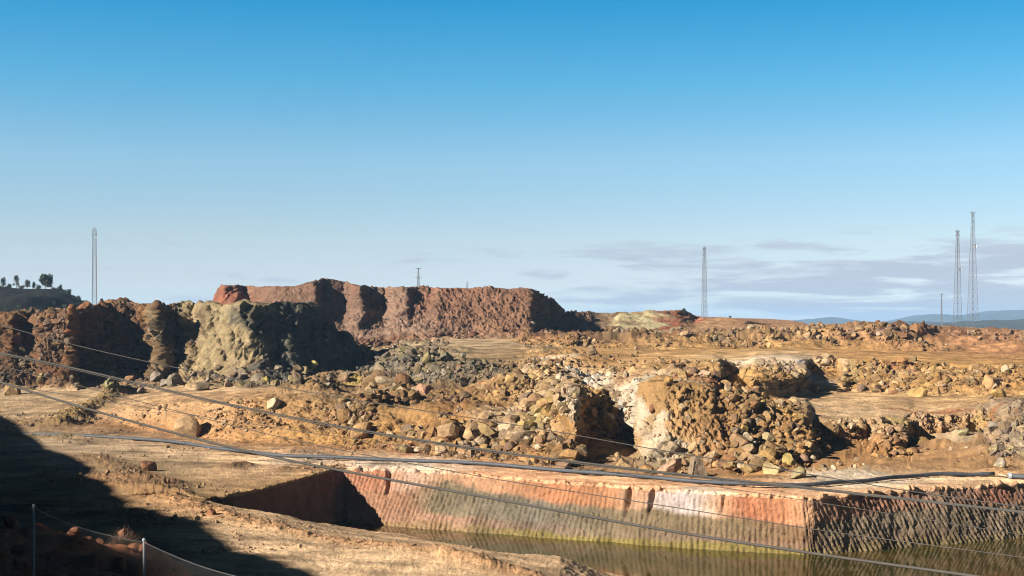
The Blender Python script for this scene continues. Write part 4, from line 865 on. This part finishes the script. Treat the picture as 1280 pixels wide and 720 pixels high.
mast(1216, 265, 413, 655, 3.9, .8, 'tallest lattice mast at the right, just beside the shorter one', 19, [(.995, 1.3, 'arm'), (.72, .9, 'dish'), (.60, 1.6, 'arm')], tail=2, thick=.088)
def pylon(px, ytop, ybase, d, label, arms, thick=.09, tail=1.0, cat='pylon'):
    z1 = -(ytop - HY) / F * d; z0 = -(ybase - HY) / F * d - tail; t = empty('power_pole', ((px - 640) / F * d, d, z0), label=label, category=cat); Hm = z1 - z0
    m = MB()
    for sx, sy in ((1, 1), (1, -1), (-1, 1), (-1, -1)): m.bar((sx * .42, sy * .42, 0), (sx * .16, sy * .16, Hm), thick, 5)
    k_ = 9
    for i in range(k_):
        a = .42 - .26 * i / k_; b = .42 - .26 * (i + 1) / k_; h0 = Hm * i / k_; h1 = Hm * (i + 1) / k_
        for sy in (-1, 1): m.bar((-a, sy * a, h0), (b, sy * b, h1), thick * .6, 4); m.bar((a, sy * a, h0), (-b, sy * b, h1), thick * .6, 4)
    m.build('pole', M_mast, t)
    for fh, ln_ in arms:
        m = MB(); m.bar((-ln_, 0, Hm * fh), (ln_, 0, Hm * fh), thick, 5); m.build('cross_arm', M_mast, t)
        for s_ in (-1, 1):
            m = MB(); m.add(*tube_np([(s_ * ln_, 0, Hm * fh), (s_ * ln_, 0, Hm * fh - .25), (s_ * ln_, 0, Hm * fh - .5)], [.07, .1, .06], 6)); m.build('insulator', M_pale, t)
pylon(523, 335, 359, 560, 'small power pylon with cross arms above the mesa', [(.98, 1.3), (.55, 1.6)])
pylon(1177, 367, 408, 900, 'thin distant power pole left of the two tall masts', [(.98, 1.8), (.4, 1.2)], thick=.1)
pylon(584, 352, 360, 560, 'tiny pole on the mesa rim, right of the small pylon', [(.95, .3)], thick=.05)

# ------------------------------------------------------------------ trees and shrubs
def leaves(n, spread, leaf, cent, c0, r):
    cen = np.repeat(cent, n // len(cent), 0); p = r.normal(size=cen.shape); p /= np.linalg.norm(p, axis=1)[:, None]; p *= (r.random((len(p), 1)) ** .5); p = cen + p * spread
    k = len(p); a = r.normal(size=(k, 3)); a /= np.linalg.norm(a, axis=1)[:, None]; b = np.cross(a, r.normal(size=(k, 3))); b /= np.linalg.norm(b, axis=1)[:, None]
    s = leaf * r.uniform(.6, 1.3, (k, 1)); v = np.stack([p - a * s, p + b * s * .8, p + a * s, p - b * s * .8], 1).reshape(-1, 3)
    f = np.arange(k * 4).reshape(k, 4); c = np.repeat(np.array(c0)[None] * r.uniform(.6, 1.4, (k, 1)), 4, 0); return v, f, c
def tree(px, yb, ytop, wpx, d, label, kind, zb=None, group='trees on the left hill', leafn=700, name='tree'):
    x = (px - 640) / F * d; z0 = -(yb - HY) / F * d; Ht = (yb - ytop) * d / F; wr = wpx * .5 * d / F
    t = empty(name, (x, d, z0 - .6), label=label, category='shrub' if name == 'shrub' else 'tree', group=group)
    m = MB(); lean = rng.uniform(-.05, .05) * Ht
    top_ = np.array([lean, 0, Ht * .92 + .6]); m.add(*tube_np([(0, 0, 0), (lean * .5, 0, Ht * .5), tuple(top_)], [max(.12, Ht * .03), Ht * .02, .04], 6))
    cen = []
    k = {'pine': 15, 'round': 18, 'bush': 10}[kind]
    for i in range(k):
        if kind == 'pine': h = rng.uniform(.2, .97) * Ht; rr_ = wr * (1.1 - .75 * (h / Ht - .2) / .75) * rng.uniform(.5, 1)
        elif kind == 'round': h = rng.uniform(.3, .92) * Ht; rr_ = wr * math.sqrt(max(.1, 1 - ((h / Ht - .55) / .5) ** 2)) * .75
        else: h = rng.uniform(.15, .7) * Ht; rr_ = wr * .75
        an = rng.uniform(0, 6.28); c_ = np.array([lean * h / Ht + rr_ * math.cos(an) * rng.uniform(.4, 1), rr_ * math.sin(an) * rng.uniform(.4, 1), h + .6]); cen.append(c_)
        m.bar((lean * .5, 0, h * .8 + .3), c_, .05, 4)
    m.build('trunk', M_bark, t)
    v, f, c = leaves(leafn, wr * (.55 if kind != 'bush' else .65), max(.2, wr * .12), np.array(cen), (.03, .042, .02), rng)
    link('crown', mesh_from('crown', v, f, c), M_leaf, t)
    return t
hd = 700
for i_, (a_, b1_, b2_, w_) in enumerate([(-14, 361, 351, 10), (-3, 361, 355, 9), (27, 361, 356, 7), (48, 361, 355, 8), (66, 363, 358, 7), (71, 364, 360, 6), (80, 367, 361, 7), (91, 374, 368, 6), (101, 380, 374, 7)]):
    tree(a_, b1_ + 1, b2_, w_, hd, ['dark shrub past the left end of the hilltop', 'low shrub at the left frame edge on the hilltop', 'low shrub between the spindly pine and the pointed tree', 'low shrub touching the left side of the biggest tree', 'low shrub touching the right side of the biggest tree', 'tiny shrub on the hill shoulder right of the biggest tree', 'shrub between the two small trees on the hill shoulder', 'shrub on the steep downslope of the hill', 'lowest shrub at the end of the hill ridge'][i_], 'bush', group='shrubs along the hill ridge', leafn=400, name='shrub')
tree(4, 362, 347, 9, hd, 'thin loose tree at the far left edge of the hill', 'pine'); tree(21, 361, 345, 9, hd, 'spindly pine left of the pointed tree on the hill', 'pine'); tree(11, 362, 354, 8, hd, 'low bushy tree between the two thin left trees', 'bush')
tree(34, 361, 350, 8, hd, 'small pointed dark tree on the hill', 'round'); tree(42, 361, 353, 5, hd, 'tiny thin tree left of the biggest tree', 'pine'); tree(57, 362, 345, 17, hd, 'biggest dark tree on the left hill', 'round', leafn=1600)
tree(75, 365, 357, 8, hd, 'small tree right of the biggest tree on the hill', 'pine'); tree(86, 370, 362, 8, hd, 'dark tree on the downslope of the hill', 'round'); tree(96, 378, 370, 11, hd, 'bushy dark tree low on the hill edge', 'bush')
tree(107, 383, 375, 9, 640, 'dark bush beside the foot of the left mast', 'bush', group='bushes near the left mast', name='shrub'); tree(127, 384, 374, 6, 640, 'thin shrub just right of the left mast', 'pine', group='bushes near the left mast', name='shrub')
for i, (a, b_) in enumerate([(8, 385), (24, 372), (38, 388), (25, 384), (68, 380), (50, 372), (80, 384), (-20, 376), (14, 374), (60, 368)]):
    c = int(np.argmin(np.abs((hrw[0, :, 0] / 700 * F + 640) - a)));  j = int(np.argmin(np.abs(HY - hrw[:21, c, 2] / hrw[:21, c, 1] * F - b_)))
    dd = hrw[j, c, 1]; tree(a, b_ + .5, b_ - 5, 6, dd, ['lowest dark scrub bush at the far left of the shaded hill slope', 'scrub bush high on the hill slope under the spindly pine', 'scrub bush at the hill foot above the dark bank', 'lone scrub bush low on the hill slope', 'scrub bush midway down the slope under the biggest tree', 'scrub bush just beneath the tiny thin tree', 'scrub bush low on the right end of the hill slope', 'scrub bush beyond the left edge of the hill slope', 'scrub bush close under the thin loose tree', 'scrub bush right beneath the biggest tree'][i], 'bush', group='bushes on the hill slope', leafn=240, name='shrub')
tree(855, 390, 385, 4, 612, 'small shrub on the skyline hump left of the middle mast', 'bush', group='skyline shrubs', leafn=200, name='shrub'); tree(727.5, 393.5, 387.5, 2.4, 700, 'tiny lone shrub on the skyline right of the mesa', 'bush', group='skyline shrubs', leafn=150, name='shrub')
tree(913, 397, 394, 3, 640, 'tiny shrub on the skyline right of the middle mast', 'bush', group='skyline shrubs', leafn=120, name='shrub'); tree(1233, 414, 409, 3, 650, 'tiny dark bush right of the tallest mast', 'bush', group='skyline shrubs', leafn=120, name='shrub'); tree(1141, 407, 403, 2.5, 640, 'tiny bush on the plateau rim left of the distant pole', 'bush', group='skyline shrubs', leafn=120, name='shrub')
# dry bush behind the fence
p, _, _ = ground_at(152, 700)
t = empty('dry_bush', tuple(p - np.array([0, 0, .1])), label='dry twiggy bush on the shaded slope behind the fence', category='bush')
m = MB()
for i in range(260):
    an = rng.uniform(0, 6.28); el = rng.uniform(.3, 1.4); l = rng.uniform(.4, .95); d_ = np.array([math.cos(an) * math.cos(el), math.sin(an) * math.cos(el), math.sin(el)]) * l; mid = d_ * .5 + rng.normal(size=3) * .06
    m.add(*tube_np([(0, 0, 0), mid, d_ + rng.normal(size=3) * .1], [.012, .008, .003], 3))
m.build('branch', mat('dry_twig', (.10, .065, .045), var=.2), t)
